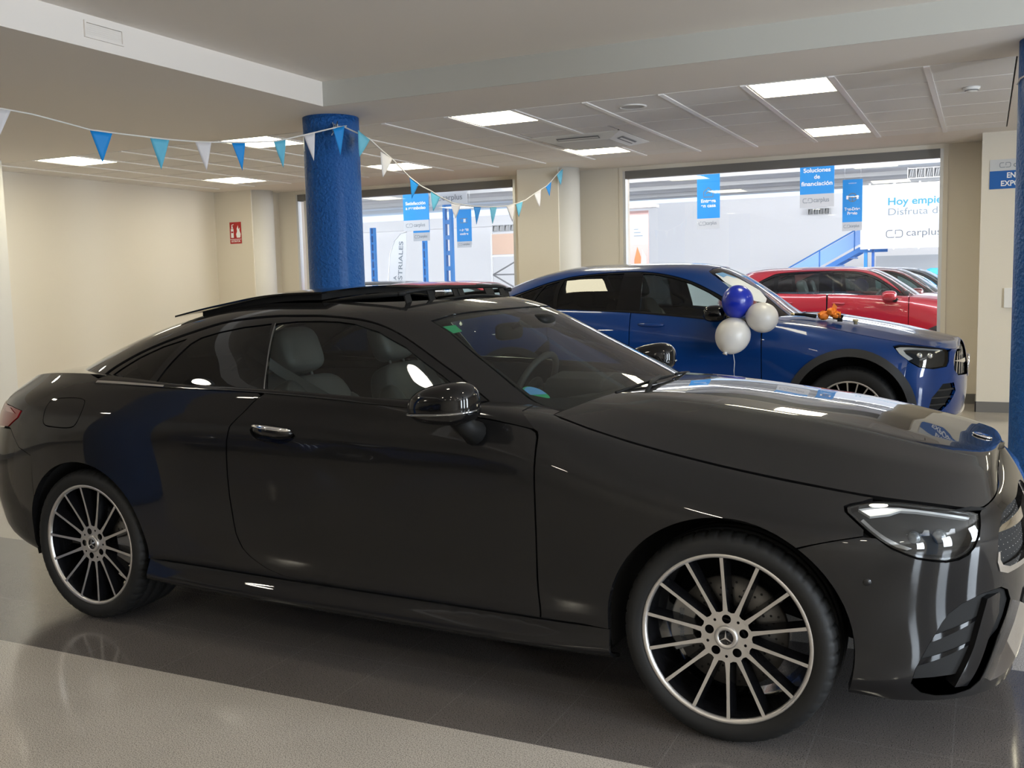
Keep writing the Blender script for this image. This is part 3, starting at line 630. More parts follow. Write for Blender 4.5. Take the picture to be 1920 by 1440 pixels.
class Hoop:
    """lofted shell: levels are plan hoops running from nose centre round the flank to tail centre.
    y is the half width (positive); u runs along the car, v through the levels"""
    def __init__(s,us,Z,Wd,xf,nf,xr,nr,x0f,Lf,x0r,Lr):
        us=np.asarray(us,float)
        s.K=len(Z);s.x0f,s.Lf,s.x0r,s.Lr=x0f,Lf,x0r,Lr
        one=lambda t:np.asarray([np.full(len(us),q,float) if np.isscalar(q) else q for q in t],float).T
        s.fz=ncs(us,one(Z));s.fw=ncs(us,one(Wd))
        s.xf,s.nf,s.xr,s.nr=[np.asarray(q,float) for q in (xf,nf,xr,nr)]
        s.B=ncs(np.arange(s.K),np.eye(s.K))
        s.u0,s.u1=x0r-Lr,x0f+Lf
    def __call__(s,u,v):
        u=np.atleast_1d(np.asarray(u,float));v=np.atleast_1d(np.asarray(v,float))
        u,v=np.broadcast_arrays(u,v)
        z=s.fz(u);w=s.fw(u)
        x=np.repeat(u[...,None],s.K,-1);E=np.ones_like(x)
        for m,x0,xe,n,L,sg in ((u>s.x0f,s.x0f,s.xf,s.nf,s.Lf,1),(u<s.x0r,s.x0r,s.xr,s.nr,s.Lr,-1)):
            if m.any():
                ph=np.clip(sg*(u[m]-x0)/L,0,1)*math.pi/2
                c=np.cos(ph)[:,None];q=np.sin(ph)[:,None]
                c=np.maximum(c,1e-9);q=np.maximum(q,1e-9)
                d=(c**n+q**n)**(1/n)
                x[m]=x0+(xe-x0)*q/d;E[m]=np.where(c<1e-6,0,c/d)
        B=s.B(v)
        return np.stack([(x*B).sum(-1),(w*E*B).sum(-1),(z*B).sum(-1)],-1)
    def normal(s,u,v,e=2e-3):
        u=np.atleast_1d(np.asarray(u,float));v=np.atleast_1d(np.asarray(v,float));u,v=np.broadcast_arrays(u,v)
        ua,ub=np.clip(u-e,s.u0,s.u1),np.clip(u+e,s.u0,s.u1)
        va,vb=np.clip(v-.01,0,s.K-1),np.clip(v+.01,0,s.K-1)
        n=np.cross(s(ub,v)-s(ua,v),s(u,va)-s(u,vb))
        l=np.linalg.norm(n,axis=-1,keepdims=True)
        n=np.where(l>1e-12,n/np.maximum(l,1e-12),[0,0,1.])
        return n
    def inv(s,ta,tb,ax=(0,2),u=None,v=None,vmax=None):
        """find (u,v) whose coords ax equal ta,tb"""
        ta=np.atleast_1d(np.asarray(ta,float));tb=np.atleast_1d(np.asarray(tb,float))
        gu=np.linspace(s.u0+.01,s.u1-.01,160);gv=np.linspace(0,(vmax or s.K-1),80)
        U,V=np.meshgrid(gu,gv,indexing='ij');Pt=s(U.ravel(),V.ravel())[:,list(ax)]
        d=(Pt[None,:,0]-ta[:,None])**2+(Pt[None,:,1]-tb[:,None])**2
        k=d.argmin(1);u=U.ravel()[k].copy();v=V.ravel()[k].copy()
        for _ in range(25):
            p=s(u,v)[:,list(ax)];r=np.stack([ta,tb],-1)-p
            e=1e-4
            du=(s(u+e,v)[:,list(ax)]-p)/e;dv=(s(u,v+e)[:,list(ax)]-p)/e
            D=du[:,0]*dv[:,1]-du[:,1]*dv[:,0];D=np.where(abs(D)<1e-7,1e-7,D)
            su=(r[:,0]*dv[:,1]-r[:,1]*dv[:,0])/D;sv=(du[:,0]*r[:,1]-du[:,1]*r[:,0])/D
            u=np.clip(u+np.clip(su,-.1,.1),s.u0,s.u1);v=np.clip(v+np.clip(sv,-.4,.4),0,s.K-1)
        return u,v
class Patch:
    """surface between an edge curve (t=0) and the centre line (t=1)"""
    def __init__(s, f, q0=0., q1=1.): s.f = f; s.u0, s.u1 = q0, q1; s.K = 2
    def __call__(s, u, v):
        u = np.atleast_1d(np.asarray(u, float)); v = np.atleast_1d(np.asarray(v, float)); u, v = np.broadcast_arrays(u, v)
        return s.f(np.clip(u, s.u0, s.u1), np.clip(v, 0, 1))
    def normal(s, u, v, e=3e-3):
        u = np.atleast_1d(np.asarray(u, float)); v = np.atleast_1d(np.asarray(v, float)); u, v = np.broadcast_arrays(u, v)
        a, b = np.clip(u-e, s.u0, s.u1), np.clip(u+e, s.u0, s.u1); c, d = np.clip(v-e, 0, 1), np.clip(v+e, 0, 1)
        n = np.cross(s(b, v)-s(a, v), s(u, c)-s(u, d)); l = np.linalg.norm(n, axis=-1, keepdims=True)
        n = np.where(l > 1e-12, n/np.maximum(l, 1e-12), [0, 0, 1.]); n[n[:, 2] < 0] *= -1
        return n
def dens(pts, res, closed=True):
    o = []; n = len(pts)
    for i in range(n if closed else n-1):
        a = np.array(pts[i], float); b = np.array(pts[(i+1) % n], float); k = max(1, int(math.ceil(np.linalg.norm(b-a)/res)))
        for j in range(k): o.append(a+(b-a)*j/k)
    if not closed: o.append(np.array(pts[-1], float))
    return np.array(o)
def smooth(pts, k=6, closed=False):
    """Catmull-Rom through points"""
    P = [np.array(p, float) for p in pts]; n = len(P); o = []
    for i in range(n if closed else n-1):
        p0 = P[(i-1) % n] if (closed or i > 0) else 2*P[0]-P[1]; p1 = P[i]; p2 = P[(i+1) % n]
        p3 = P[(i+2) % n] if (closed or i+2 < n) else 2*P[-1]-P[-2]
        for j in range(k):
            t = j/k; o.append(.5*((2*p1)+(-p0+p2)*t+(2*p0-5*p1+4*p2-p3)*t*t+(-p0+3*p1-3*p2+p3)*t**3))
    if not closed: o.append(P[-1])
    return [tuple(q) for q in o]
def inpoly(P, poly):
    x, y = P[:, 0], P[:, 1]; r = np.zeros(len(P), bool); n = len(poly); j = n-1
    for i in range(n):
        xi, yi = poly[i]; xj, yj = poly[j]
        c = ((yi > y) != (yj > y)) & (x < (xj-xi)*(y-yi)/((yj-yi) if yj != yi else 1e-12)+xi); r ^= c; j = i
    return r
def panel(name, S, outer, m, parent, side=-1, holes=(), off=0., res=.035, sv=.12, flange=.012, dn=None, sup=None):
    """trimmed piece of surface S. outer/holes in (u,v). side -1 right, +1 left, 0 both halves"""
    sc = np.array([1., sv]); loops = []
    for L in [outer]+list(holes):
        D = dens([np.array(p)*sc for p in L], res*.8); keep = [0]
        for i in range(1, len(D)):
            if np.linalg.norm(D[i]-D[keep[-1]]) > res*.08: keep.append(i)
        if np.linalg.norm(D[keep[-1]]-D[0]) < res*.08: keep.pop()
        loops.append(D[keep])
    B = np.concatenate(loops); lo, hi = loops[0].min(0), loops[0].max(0)
    gx = np.arange(lo[0]+res*.5, hi[0], res); gy = np.arange(lo[1]+res*.5, hi[1], res)
    G = np.stack(np.meshgrid(gx, gy, indexing='ij'), -1).reshape(-1, 2)
    if len(G):
        k = inpoly(G, loops[0])
        for h in loops[1:]: k &= ~inpoly(G, h)
        G = G[k]
    if len(G):
        ok = np.ones(len(G), bool)
        for c in range(0, len(B), 200):
            d = ((G[:, None, :]-B[None, c:c+200, :])**2).sum(-1).min(1); ok &= d > (res*.45)**2
        G = G[ok]
    V = np.concatenate([B, G]) if len(G) else B
    E = []; st = 0; rng = []
    for L in loops:
        n = len(L); E += [(st+i, st+(i+1) % n) for i in range(n)]; rng.append((st, n)); st += n
    vo, eo, fo, ov, oe, of = delaunay_2d_cdt([Vector(p) for p in V], E, [], 0, 1e-7)
    V2 = np.array([(p.x, p.y) for p in vo]); F = np.array([f for f in fo if len(f) == 3])
    C = V2[F].mean(1); k = inpoly(C, loops[0])
    for h in loops[1:]: k &= ~inpoly(C, h)
    F = F[k]
    uv = V2/sc; X = S(uv[:, 0], uv[:, 1]); N = S.normal(uv[:, 0], uv[:, 1])
    N[np.abs(X[:, 1]) < 1e-4, 1] = 0; N /= np.maximum(np.linalg.norm(N, axis=1, keepdims=True), 1e-9)
    o_ = off if np.isscalar(off) else off(uv, X)
    X0 = X.copy(); X = X+N*(o_ if np.isscalar(o_) else o_[:, None])
    a, b, c = X[F[:, 0]], X[F[:, 1]], X[F[:, 2]]
    bad = (np.cross(b-a, c-a)*N[F].mean(1)).sum(1) < 0; F[bad] = F[bad][:, ::-1]
    vs, fs, ln, sm = [], [], [], []
    cnt = {}
    for t in F:
        for i in range(3): cnt[(t[i], t[(i+1) % 3])] = 1
    be = [e for e in cnt if (e[1], e[0]) not in cnt]
    mid = np.abs(X[:, 1]) < 2e-3 if side == 0 else np.zeros(len(X), bool)
    g0 = {}
    for sd in ((-1, 1) if side == 0 else (side,)):
        m3 = np.array([1, sd, 1.]); gi = np.empty(len(X), int)
        for i in range(len(X)):
            if mid[i] and i in g0: gi[i] = g0[i]
            else:
                gi[i] = len(vs); vs.append(X[i]*m3 if not mid[i] else X[i]*np.array([1, 0, 1.]))
                if mid[i]: g0[i] = gi[i]
        for t in F:
            q = t if sd > 0 else t[::-1]; fs.append(tuple(int(gi[i]) for i in q)); sm.append(True); ln += [N[i]*m3 for i in q]
        if flange:
            inner = {}
            for (i, j) in be:
                if mid[i] and mid[j]: continue
                d = X[j]-X[i]; fn = np.cross(d, (N[i]+N[j])/2); l = np.linalg.norm(fn)
                if l < 1e-9: continue
                fn /= l
                for k in (i, j):
                    if k not in inner:
                        inner[k] = len(vs); p = (X0[k]-N[k]*.002) if flange == 'rim' else (X[k]-N[k]*flange)
                        vs.append(p*m3)
                t = (inner[i], inner[j], int(gi[j]), int(gi[i])); fs.append(t if sd > 0 else t[::-1]); sm.append(False); ln += [fn*m3]*4
    me = bpy.data.meshes.new(name); me.from_pydata([tuple(p) for p in vs], [], fs)
    me.polygons.foreach_set('use_smooth', sm); me.update()
    if len(me.loops) == len(ln): me.normals_split_custom_set([tuple(n) for n in ln])
    return link(name, me, m, parent)
def shell(name, S, us, vs, m, parent, off, cut=None):
    """plain grid piece of a surface (both sides), used for dark inner skins"""
    U, V = np.meshgrid(us, vs, indexing='ij'); X = S(U.ravel(), V.ravel())+S.normal(U.ravel(), V.ravel())*off
    nu, nv = len(us), len(vs); v = []; f = []
    for sd in (-1, 1):
        k = len(v); v += [tuple(p*np.array([1, sd, 1.])) for p in X]
        for i in range(nu-1):
            for j in range(nv-1):
                q = [i*nv+j, (i+1)*nv+j, (i+1)*nv+j+1, i*nv+j+1]
                if cut and any(cut(X[p]) for p in q): continue
                f.append([p+k for p in q])
    me = bpy.data.meshes.new(name); me.from_pydata(v, [], f); me.polygons.foreach_set('use_smooth', [True]*len(f)); me.update()
    return link(name, me, m, parent)
def arcpts(cx, cz, r, a0, a1, n=24): return [(cx+r*math.cos(math.radians(a0+(a1-a0)*i/n)), cz+r*math.sin(math.radians(a0+(a1-a0)*i/n))) for i in range(n+1)]
def XZ(S, pts, vmax=None):
    p = np.array(pts); u, v = S.inv(p[:, 0], p[:, 1], (0, 2), vmax=vmax); return list(zip(u.tolist(), v.tolist()))

# ------------------------------------------------------------------ car materials
TYRE = mat('tyre_rubber', (.011, .011, .011), .6, spec=.3, bump=(300, .1, .002, 2))
RIMB = mat('rim_black', (.006, .006, .007), .12, coat=.6)
RIMF = mat('rim_machined', (.56, .54, .52), .34, .9)
CHROME = mat('chrome', (.82, .82, .83), .06, 1.0)
STEEL = mat('brake_steel', (.085, .08, .075), .45, .6)
CALIP = mat('caliper_silver', (.22, .215, .21), .4, .5)
GBLACK = mat('gloss_black', (.004, .004, .0045), .08, coat=.3, spec=.25)
MBLACK = mat('matte_black', (.007, .007, .007), .6, spec=.18)
CLAD = mat('cladding_black', (.016, .016, .017), .5)
LINER = mat('liner_black', (.004, .004, .004), .9)
CABIN = mat('cabin_grey', (.032, .031, .030), .65)
LEATH = mat('seat_leather', (.075, .075, .073), .5, bump=(160, .1, .002, 3))
BELT = mat('belt_web', (.16, .16, .16), .8)
GLASSF = glass('clear_car_glass', (.60, .66, .63), .045)
GLASSW = glass('windscreen_glass', (.62, .68, .65), .05)
GLASSD = glass('privacy_glass', (.035, .04, .04), .045)
LENS = glass('lamp_lens', (.93, .95, .96), .04)
TAILG = mat('tail_red', (.22, .008, .012), .08, coat=.6)
DRL = mat('daytime_strip', (.62, .63, .64), .2, .3)
DCHROME = mat('dark_chrome', (.30, .31, .33), .12, 1.0)
GREENS = mat('sticker_green', (.03, .36, .16), .5)
BLUES = mat('sticker_blue', (.10, .30, .60), .5)
AMBER = mat('amber', (.5, .09, .02), .3)

def star_poly(r, k=.13, a0=90):
    p = []
    for i in range(3):
        a = math.radians(a0+120*i); b = math.radians(a0+120*i+60)
        p += [(r*math.cos(a), r*math.sin(a)), (r*k*math.cos(b), r*k*math.sin(b))]
    return p
def make_wheel(parent, loc, side, R=.338, RR=.272, wid=.245, n=14, star=True, front=True, phase=0., rot=0.):
    """wheel mesh = alloy rim; children: tyre, brake disc, caliper, hub cap. outer face looks to -y when side=-1"""
    a = lambda r, h: (r, -h)   # axial: h outward
    m = MB()
    m.lathe([a(RR, .004), a(RR-.003, .008), a(RR-.013, .004), a(RR-.016, -.006)], 96, 'y', mi=1)
    m.lathe([a(RR-.016, -.006), a(RR-.022, -.03), a(RR-.034, -.08), a(RR-.045, -.2), a(RR-.02, -.23)], 96, 'y', mi=0)
    # hub plate with bolt holes
    pl = [(.083*math.cos(t)*(1+.035*math.cos(14*(t-math.radians(90+rot)))), .083*math.sin(t)*(1+.035*math.cos(14*(t-math.radians(90+rot))))) for t in np.linspace(0, 2*PI, 141)[:-1]]
    loops = [np.array(pl)]; off0 = math.radians(90+phase)
    for i in range(5):
        t = off0+i*2*PI/5; c = np.array([.0575*math.cos(t), .0575*math.sin(t)]); loops.append(np.array([c+.0145*np.array([math.cos(q), math.sin(q)]) for q in np.linspace(0, 2*PI, 17)[:-1]]))
        t += PI/5; c = np.array([.063*math.cos(t), .063*math.sin(t)]); loops.append(np.array([c+.0048*np.array([math.cos(q), math.sin(q)]) for q in np.linspace(0, 2*PI, 11)[:-1]]))
    V = np.concatenate(loops); E = []; st = 0
    for L in loops: k = len(L); E += [(st+i, st+(i+1) % k) for i in range(k)]; st += k
    vo, eo, fo, *_ = delaunay_2d_cdt([Vector(p) for p in V], E, [], 0, 1e-7)
    V2 = np.array([(p.x, p.y) for p in vo]); F = np.array([f for f in fo]); C = V2[F].mean(1); ok = inpoly(C, loops[0])
    for L in loops[1:]: ok &= ~inpoly(C, L)
    m.add([(p[0], .018-.004*0, p[1]) for p in V2], [tuple(f) for f in F[ok]], 1)
    m.lathe([a(.080, -.0185), a(.075, -.045), a(.0, -.05)], 60, 'y', mi=0)
    for i in range(n):
        t = math.radians(90+rot)+i*2*PI/n; ca, sa = math.cos(t), math.sin(t)
        prof = [(.074, -.0175, .0085), (.12, -.0145, .0058), (.19, -.007, .0050), (RR-.010, .002, .0058)]
        v = []; f = []
        for r, h, w in prof:
            for (q, dh) in ((-w, 0), (w, 0), (w+.009, -.045), (-w-.009, -.045)):
                v.append((r*ca-q*sa, -(h+dh), r*sa+q*ca))
        k = len(prof)
        face = [(i*4+1, i*4, i*4+4, i*4+5) for i in range(k-1)]; sides = []
        for i in range(k-1):
            for (p, q) in ((1, 2), (2, 3), (3, 0)): sides.append((i*4+p, i*4+q, i*4+4+q, i*4+4+p))
        m.add(v, face, 1); m.add(v, sides, 0)
    o = m.build('wheel', [RIMB, RIMF], parent); o.location = loc
    if side > 0: o.rotation_euler = (0, 0, PI)
    if 'front' and False: pass
    # tyre with cut shoulder blocks
    h0 = .004
    prof = [(RR-.004, h0-.002), (RR+.004, h0+.006), (RR+.022, h0+.014), (R-.028, h0+.013), (R-.012, h0+.004), (R-.003, h0-.016), (R, h0-.05), (R-.004, h0-.052), (R-.004, h0-.060), (R, h0-.062), (R+.001, h0-wid*.36), (R-.006, h0-wid*.36-.001), (R-.006, h0-wid*.36-.012), (R+.001, h0-wid*.36-.013),
            (R+.001, h0-wid*.64), (R-.006, h0-wid*.64-.001), (R-.006, h0-wid*.64-.012), (R, h0-wid*.64-.013), (R, h0-wid+.05), (R-.003, h0-wid+.016), (R-.02, h0-wid-.008), (RR+.01, h0-wid-.008), (RR-.02, h0-wid+.02)]
    N = 300; v = []; f = []; k = len(prof)
    for i in range(N):
        t = 2*PI*i/N; cut = (i % 6 == 0)
        for q, (r, h) in enumerate(prof):
            rr = r
            if cut and 3 < q < 9: rr -= .006 if q > 4 else .0025
            v.append((rr*math.cos(t), -h, rr*math.sin(t)))
    for i in range(N):
        j = (i+1) % N
        for q in range(k-1): f.append((i*k+q, i*k+q+1, j*k+q+1, j*k+q))
    MB().add(v, f, 0, True).build('tire', TYRE, o)
    # brake disc with drilled ring, caliper
    d = MB(); rd = .178 if front else .160
    d.lathe([a(.085, -.085), a(.085, -.075), a(.10, -.075), a(rd, -.075), a(rd, -.105), a(.10, -.105)], 64, 'y', mi=0); d.lathe([a(0, -.07), a(.08, -.07), a(.085, -.09)], 40, 'y', mi=1)
    for i in range(24):
        t = 2*PI*i/24
        for r in (.120, .142, .163): d.disc((r*math.cos(t+r*9), .0745, r*math.sin(t+r*9)), .0042, 8, 'y', 1)
    d.build('brake_disc', [STEEL, LINER], o)
    c = MB(); a0, a1 = (150, 205) if front else (-25, 15); pr = []
    for i in range(13):
        t = math.radians(a0+(a1-a0)*i/12); pr.append((t, .118, .196))
    v = []; f = []
    for t, r0, r1 in pr:
        for (r, h) in ((r0, -.050), (r1, -.056), (r1, -.125), (r0, -.125)): v.append((r*math.cos(t), -h, r*math.sin(t)))
    for i in range(12):
        for q in range(4): f.append((i*4+q, i*4+(q+1) % 4, i*4+4+(q+1) % 4, i*4+4+q))
    f += [(0, 1, 2, 3), (51, 50, 49, 48)]
    c.add(v, f, 0, False); c.build('brake_caliper', CALIP, o, .004)
    h = MB(); h.lathe([a(.0375, -.018), a(.0375, -.012), a(.034, -.0085), a(.024, -.0085), a(.0235, -.011)], 40, 'y', mi=0); h.lathe([a(.0235, -.011), a(0, -.0095)], 40, 'y', mi=1)
    if star: h.prism(star_poly(.0225), .0098, .006, 0)
    h.build('hub_cap', [RIMF, GBLACK], o)
    return o
def arch_liner(parent, x, side, R, y0, name='wheel_well'):
    m = MB(); n = 40; v = []; f = []
    for i in range(n+1):
        a = math.radians(-14+208*i/n)
        for r, h in ((R, -y0), (R, -.52), (.05, -.52)): v.append((r*math.cos(a), h, r*math.sin(a)))
    for i in range(n):
        for q in range(2): f.append((i*3+q, i*3+q+1, i*3+4+q, i*3+3+q))
    m.add(v, f, 0, True); o = m.build(name, LINER, parent); o.location = (x, 0, .345)
    if side > 0:
        for v in o.data.vertices: v.co.y *= -1
    return o
def seat(parent, x, y, z0, h=.62, tilt=.38, wd=.26, m=None, head=True):
    m = m or LEATH
    b = MB(); R = Matrix.Rotation(-tilt, 3, 'Y')
    b.ell((0, 0, h*.5), (.085, wd*.92, h*.55), .45, .4, 24, 16, M=None)
    for s in (-1, 1): b.ell((.035, s*wd*.80, h*.42), (.085, .055, h*.46), .7, .7, 14, 12)
    o = b.build('seat', m, parent, recalc=False); o.location = (x, y, z0); o.rotation_euler = (0, -tilt, 0)
    c = MB(); c.ell((.25, 0, -.02), (.29, wd*.95, .085), .5, .45); 
    for s in (-1, 1): c.ell((.25, s*wd*.85, .02), (.26, .05, .07), .6, .6, 14, 10)
    q = c.build('seat_cushion', m, o, recalc=False); q.rotation_euler = (0, tilt, 0)
    if head:
        k = MB(); k.ell((.005, 0, h+.155), (.062, .135, .105), .55, .5); k.tube([(0, -.06, h-.02), (0, -.06, h+.12)], .008, 6); k.tube([(0, .06, h-.02), (0, .06, h+.12)], .008, 6)
        k.build('headrest', m, o, recalc=False)
    return o
# ================================================================== dark coupe (front subject)
us=[-2.8,-2.3,-1.9,-1.44,-.9,-.4,.3,.8,1.1,1.44,1.8,2.1,2.6]
CZ=[[.34,.31,.25,.215,.205,.20,.20,.20,.20,.20,.20,.18,.15],
[.40,.37,.31,.255,.238,.234,.234,.234,.236,.25,.26,.26,.24],
[.47,.44,.39,.34,.32,.315,.315,.315,.32,.33,.35,.36,.34],
[.58,.54,.50,.46,.43,.42,.42,.42,.43,.44,.46,.47,.45],
[.70,.68,.66,.64,.62,.61,.61,.61,.61,.61,.61,.60,.57],
[.82,.82,.83,.84,.85,.85,.84,.82,.77,.725,.69,.68,.66],
[.92,.93,.95,.965,.97,.97,.955,.925,.855,.79,.745,.73,.745],
[.965,.985,1.015,1.045,1.05,1.048,1.025,.985,.912,.842,.792,.768,.82],
[.995,1.02,1.07,1.09,1.068,1.06,1.04,1.005,.925,.86,.802,.772,.865]]
CW=[[.80,.82,.83,.83,.83,.83,.83,.83,.83,.84,.87,.88,.88],
[.86,.875,.885,.905,.926,.930,.930,.924,.908,.905,.905,.90,.88],
[.87,.89,.90,.907,.902,.899,.899,.899,.906,.912,.912,.91,.89],
[.89,.91,.918,.92,.912,.908,.908,.912,.918,.92,.92,.915,.90],
[.90,.92,.928,.93,.924,.918,.918,.92,.925,.926,.925,.92,.90],
[.89,.91,.922,.932,.93,.924,.922,.922,.922,.915,.91,.905,.88],
[.84,.865,.88,.90,.905,.902,.898,.89,.875,.86,.855,.85,.83],
[.76,.785,.81,.85,.875,.88,.875,.84,.81,.80,.79,.78,.77],
[.66,.68,.72,.79,.85,.855,.83,.71,.75,.755,.75,.74,.74]]
BS=Hoop(us,CZ,CW,[2.24,2.26,2.27,2.28,2.28,2.265,2.24,2.20,2.17],[3.2,3.1,3.0,2.9,3,3.2,3.6,4.5,6],
 [-2.45,-2.50,-2.53,-2.55,-2.55,-2.54,-2.52,-2.50,-2.46],[2.8,2.8,2.8,2.8,2.7,2.5,2.4,2.3,2.4],1.4,1.2,-1.5,1.3)
G=[(.98,.895,1.05,2.9,-2.20,2.8),(1.05,.868,.925,2.8,-2.05,2.9),(1.13,.812,.765,2.75,-1.88,3),(1.21,.75,.60,2.7,-1.68,3),
(1.285,.68,.445,2.7,-1.45,3),(1.345,.605,.315,2.7,-1.2,3),(1.385,.50,.19,2.6,-1.0,2.9),(1.412,.36,.05,2.5,-.85,2.8),(1.428,.19,-.1,2.3,-.7,2.6),(1.433,0,-.28,2,-.6,2)]
GT=list(zip(*G))
DS=Hoop([-2,-.5,-.3,1],GT[0],GT[1],GT[2],GT[3],GT[4],GT[5],-.3,1.3,-.5,1.5)

DARKP = mat('graphite_paint', (.0080, .0078, .0082), .4, coat=1.0, coat_r=.01, spec=.05, coat_ior=1.38)
CPH = -0.0398
coupe = empty('car', (0, 0, 0), CPH, 'dark graphite two-door coupe in the foreground, sunroof slid open', 'car')
# hood edge (shut line) as level over u
VS = ncs([.66, .80, .92, 1.09, 1.3, 1.5, 1.68, 1.80, 1.857, 1.895, 1.934, 1.977, 2.026, 2.06, 2.12, 2.22, 2.35, 2.6], [7.7, 7.55, 7.35, 7.3, 7.38, 7.36, 7.3, 7.15, 7.10, 7.05, 6.95, 6.78, 6.56, 6.52, 6.9, 7.6, 7.96, 8.0])
HOOD_T = np.linspace(-.2, 1.2, 701)
HOOD_F = np.interp(HOOD_T, [-.2, 0, .26, .46, .62, 1, 1.2], [-.49, 0, .64, .945, .978, 1.0, .978])   # creased bonnet section, edges eased
_k = np.exp(-.5*(np.arange(-24, 25)/9.)**2); HOOD_F = np.convolve(np.pad(HOOD_F, 24, mode='edge'), _k/_k.sum(), mode='valid')
HOOD_F = HOOD_F-np.interp(0, HOOD_T, HOOD_F); HOOD_F /= np.interp(1, HOOD_T, HOOD_F)
def hood_fn(u, t):
    E = BS(u, VS(u)); xc = ncs([.8, 1.1, 1.4, 1.8, 2.05, 2.3, 2.6], [.95, 1.20, 1.46, 1.89, 2.09, 2.155, 2.172])(u)
    zc = ncs([.9, 1.147, 1.48, 1.75, 1.934, 2.05, 2.12, 2.172], [1.047, 1.037, 1.003, .966, .925, .896, .877, .865])(xc)
    f = np.interp(t, HOOD_T, HOOD_F)
    k = np.where(t < .5, 0, 0)
    return np.stack([E[..., 0]+(xc-E[..., 0])*(1-(1-t)**1.6), E[..., 1]*(1-t), E[..., 2]+(zc-E[..., 2])*f], -1)
HOOD = Patch(hood_fn, .8, 2.6)
def deck_fn(u, t):
    E = BS(u, np.full_like(u, 8.)); xc = ncs([-2.8, -2.4, -1.9, -1.35, -1.2], [-2.46, -2.42, -2.1, -1.72, -1.6])(u)
    zc = ncs([-2.47, -2.40, -2.2, -2.0, -1.7, -1.55], [.998, 1.035, 1.068, 1.085, 1.11, 1.12])(xc); f = 1-(1-t)**2.2
    return np.stack([E[..., 0]+(xc-E[..., 0])*f, E[..., 1]*(1-t), E[..., 2]+(zc-E[..., 2])*f], -1)
DECK = Patch(deck_fn, -2.8, -1.2)
WA = 1.4365
def dark_shell(parent, S, arcs, vmax, m=LINER, un=110):
    def cut(p): return any((p[0]-cx)**2+(p[2]-cz)**2 < r*r for cx, cz, r in arcs)
    return shell('inner_skin', S, np.linspace(S.u0, S.u1, un), np.linspace(.9, vmax, 36), m, parent, -.03, cut)
dark_shell(coupe, BS, [(WA, .34, .43), (-WA, .34, .43)], 7.9)
box('underbody', (-1.0, -.76, .19), (1.0, .76, .26), LINER, coupe)
g = .0035   # half shut-line gap
HL = [(1.736, 6.383), (1.749, 6.517), (1.778, 6.722), (1.818, 6.945), (1.857, 7.039), (1.895, 6.992), (1.934, 6.879), (1.977, 6.693), (2.026, 6.455), (2.051, 6.271), (2.049, 5.589), (2.044, 5.044), (2.029, 4.584), (2.011, 4.341), (1.987, 4.221), (1.955, 4.177), (1.921, 4.231), (1.888, 4.31), (1.861, 4.47), (1.834, 4.68), (1.804, 5.061), (1.778, 5.465), (1.755, 5.848), (1.737, 6.152)]
INT = [(1.885, .95), (1.894, 1.484), (1.922, 2.16), (1.954, 2.769), (1.971, 2.965), (2.004, 3.144), (2.062, 3.275), (2.136, 3.305), (2.173, 3.163), (2.194, 2.861), (2.176, 2.458), (2.137, 1.879), (2.104, 1.202), (2.08, .63), (2.05, .34), (2.001, .22), (1.953, .24), (1.914, .45)]
GRI = [(2.60, 6.25), (2.385, 6.217), (2.303, 6.144), (2.195, 6.181), (2.155, 6.0), (2.141, 5.752), (2.121, 5.012), (2.114, 4.38), (2.115, 3.954), (2.128, 3.711), (2.161, 3.63), (2.222, 3.66), (2.35, 3.70), (2.60, 3.70)]
def grow(poly, d, sv=.12):
    """offset a (u,v) outline outwards by d metres"""
    P = [np.array([a, b*sv]) for a, b in poly]; n = len(P); A = sum(P[i][0]*P[(i+1) % n][1]-P[(i+1) % n][0]*P[i][1] for i in range(n)); sg = 1 if A > 0 else -1; o = []
    for i in range(n):
        t = P[(i+1) % n]-P[i-1]; t /= max(1e-9, np.linalg.norm(t)); q = P[i]+sg*d*np.array([t[1], -t[0]]); o.append((q[0], q[1]/sv))
    return o
AF, AR = (WA, .342, .386), (-WA, .340, .378)
DOORR = [(-.363, 1.061), (-.408, 1.039), (-.477, .98), (-.547, .915), (-.560, .86), (-.5635, .809), (-.566, .72), (-.564, .635), (-.547, .483), (-.52, .425), (-.484, .389), (-.411, .350), (-.33, .331), (-.23, .323)]
DR = XZ(BS, DOORR[1:], 7.4)
def vb(u): return float(np.interp(u, [-1.40, -.968, -.409, .288, .737, .80], [7.16, 7.07, 7.03, 6.84, 6.52, 6.47]))
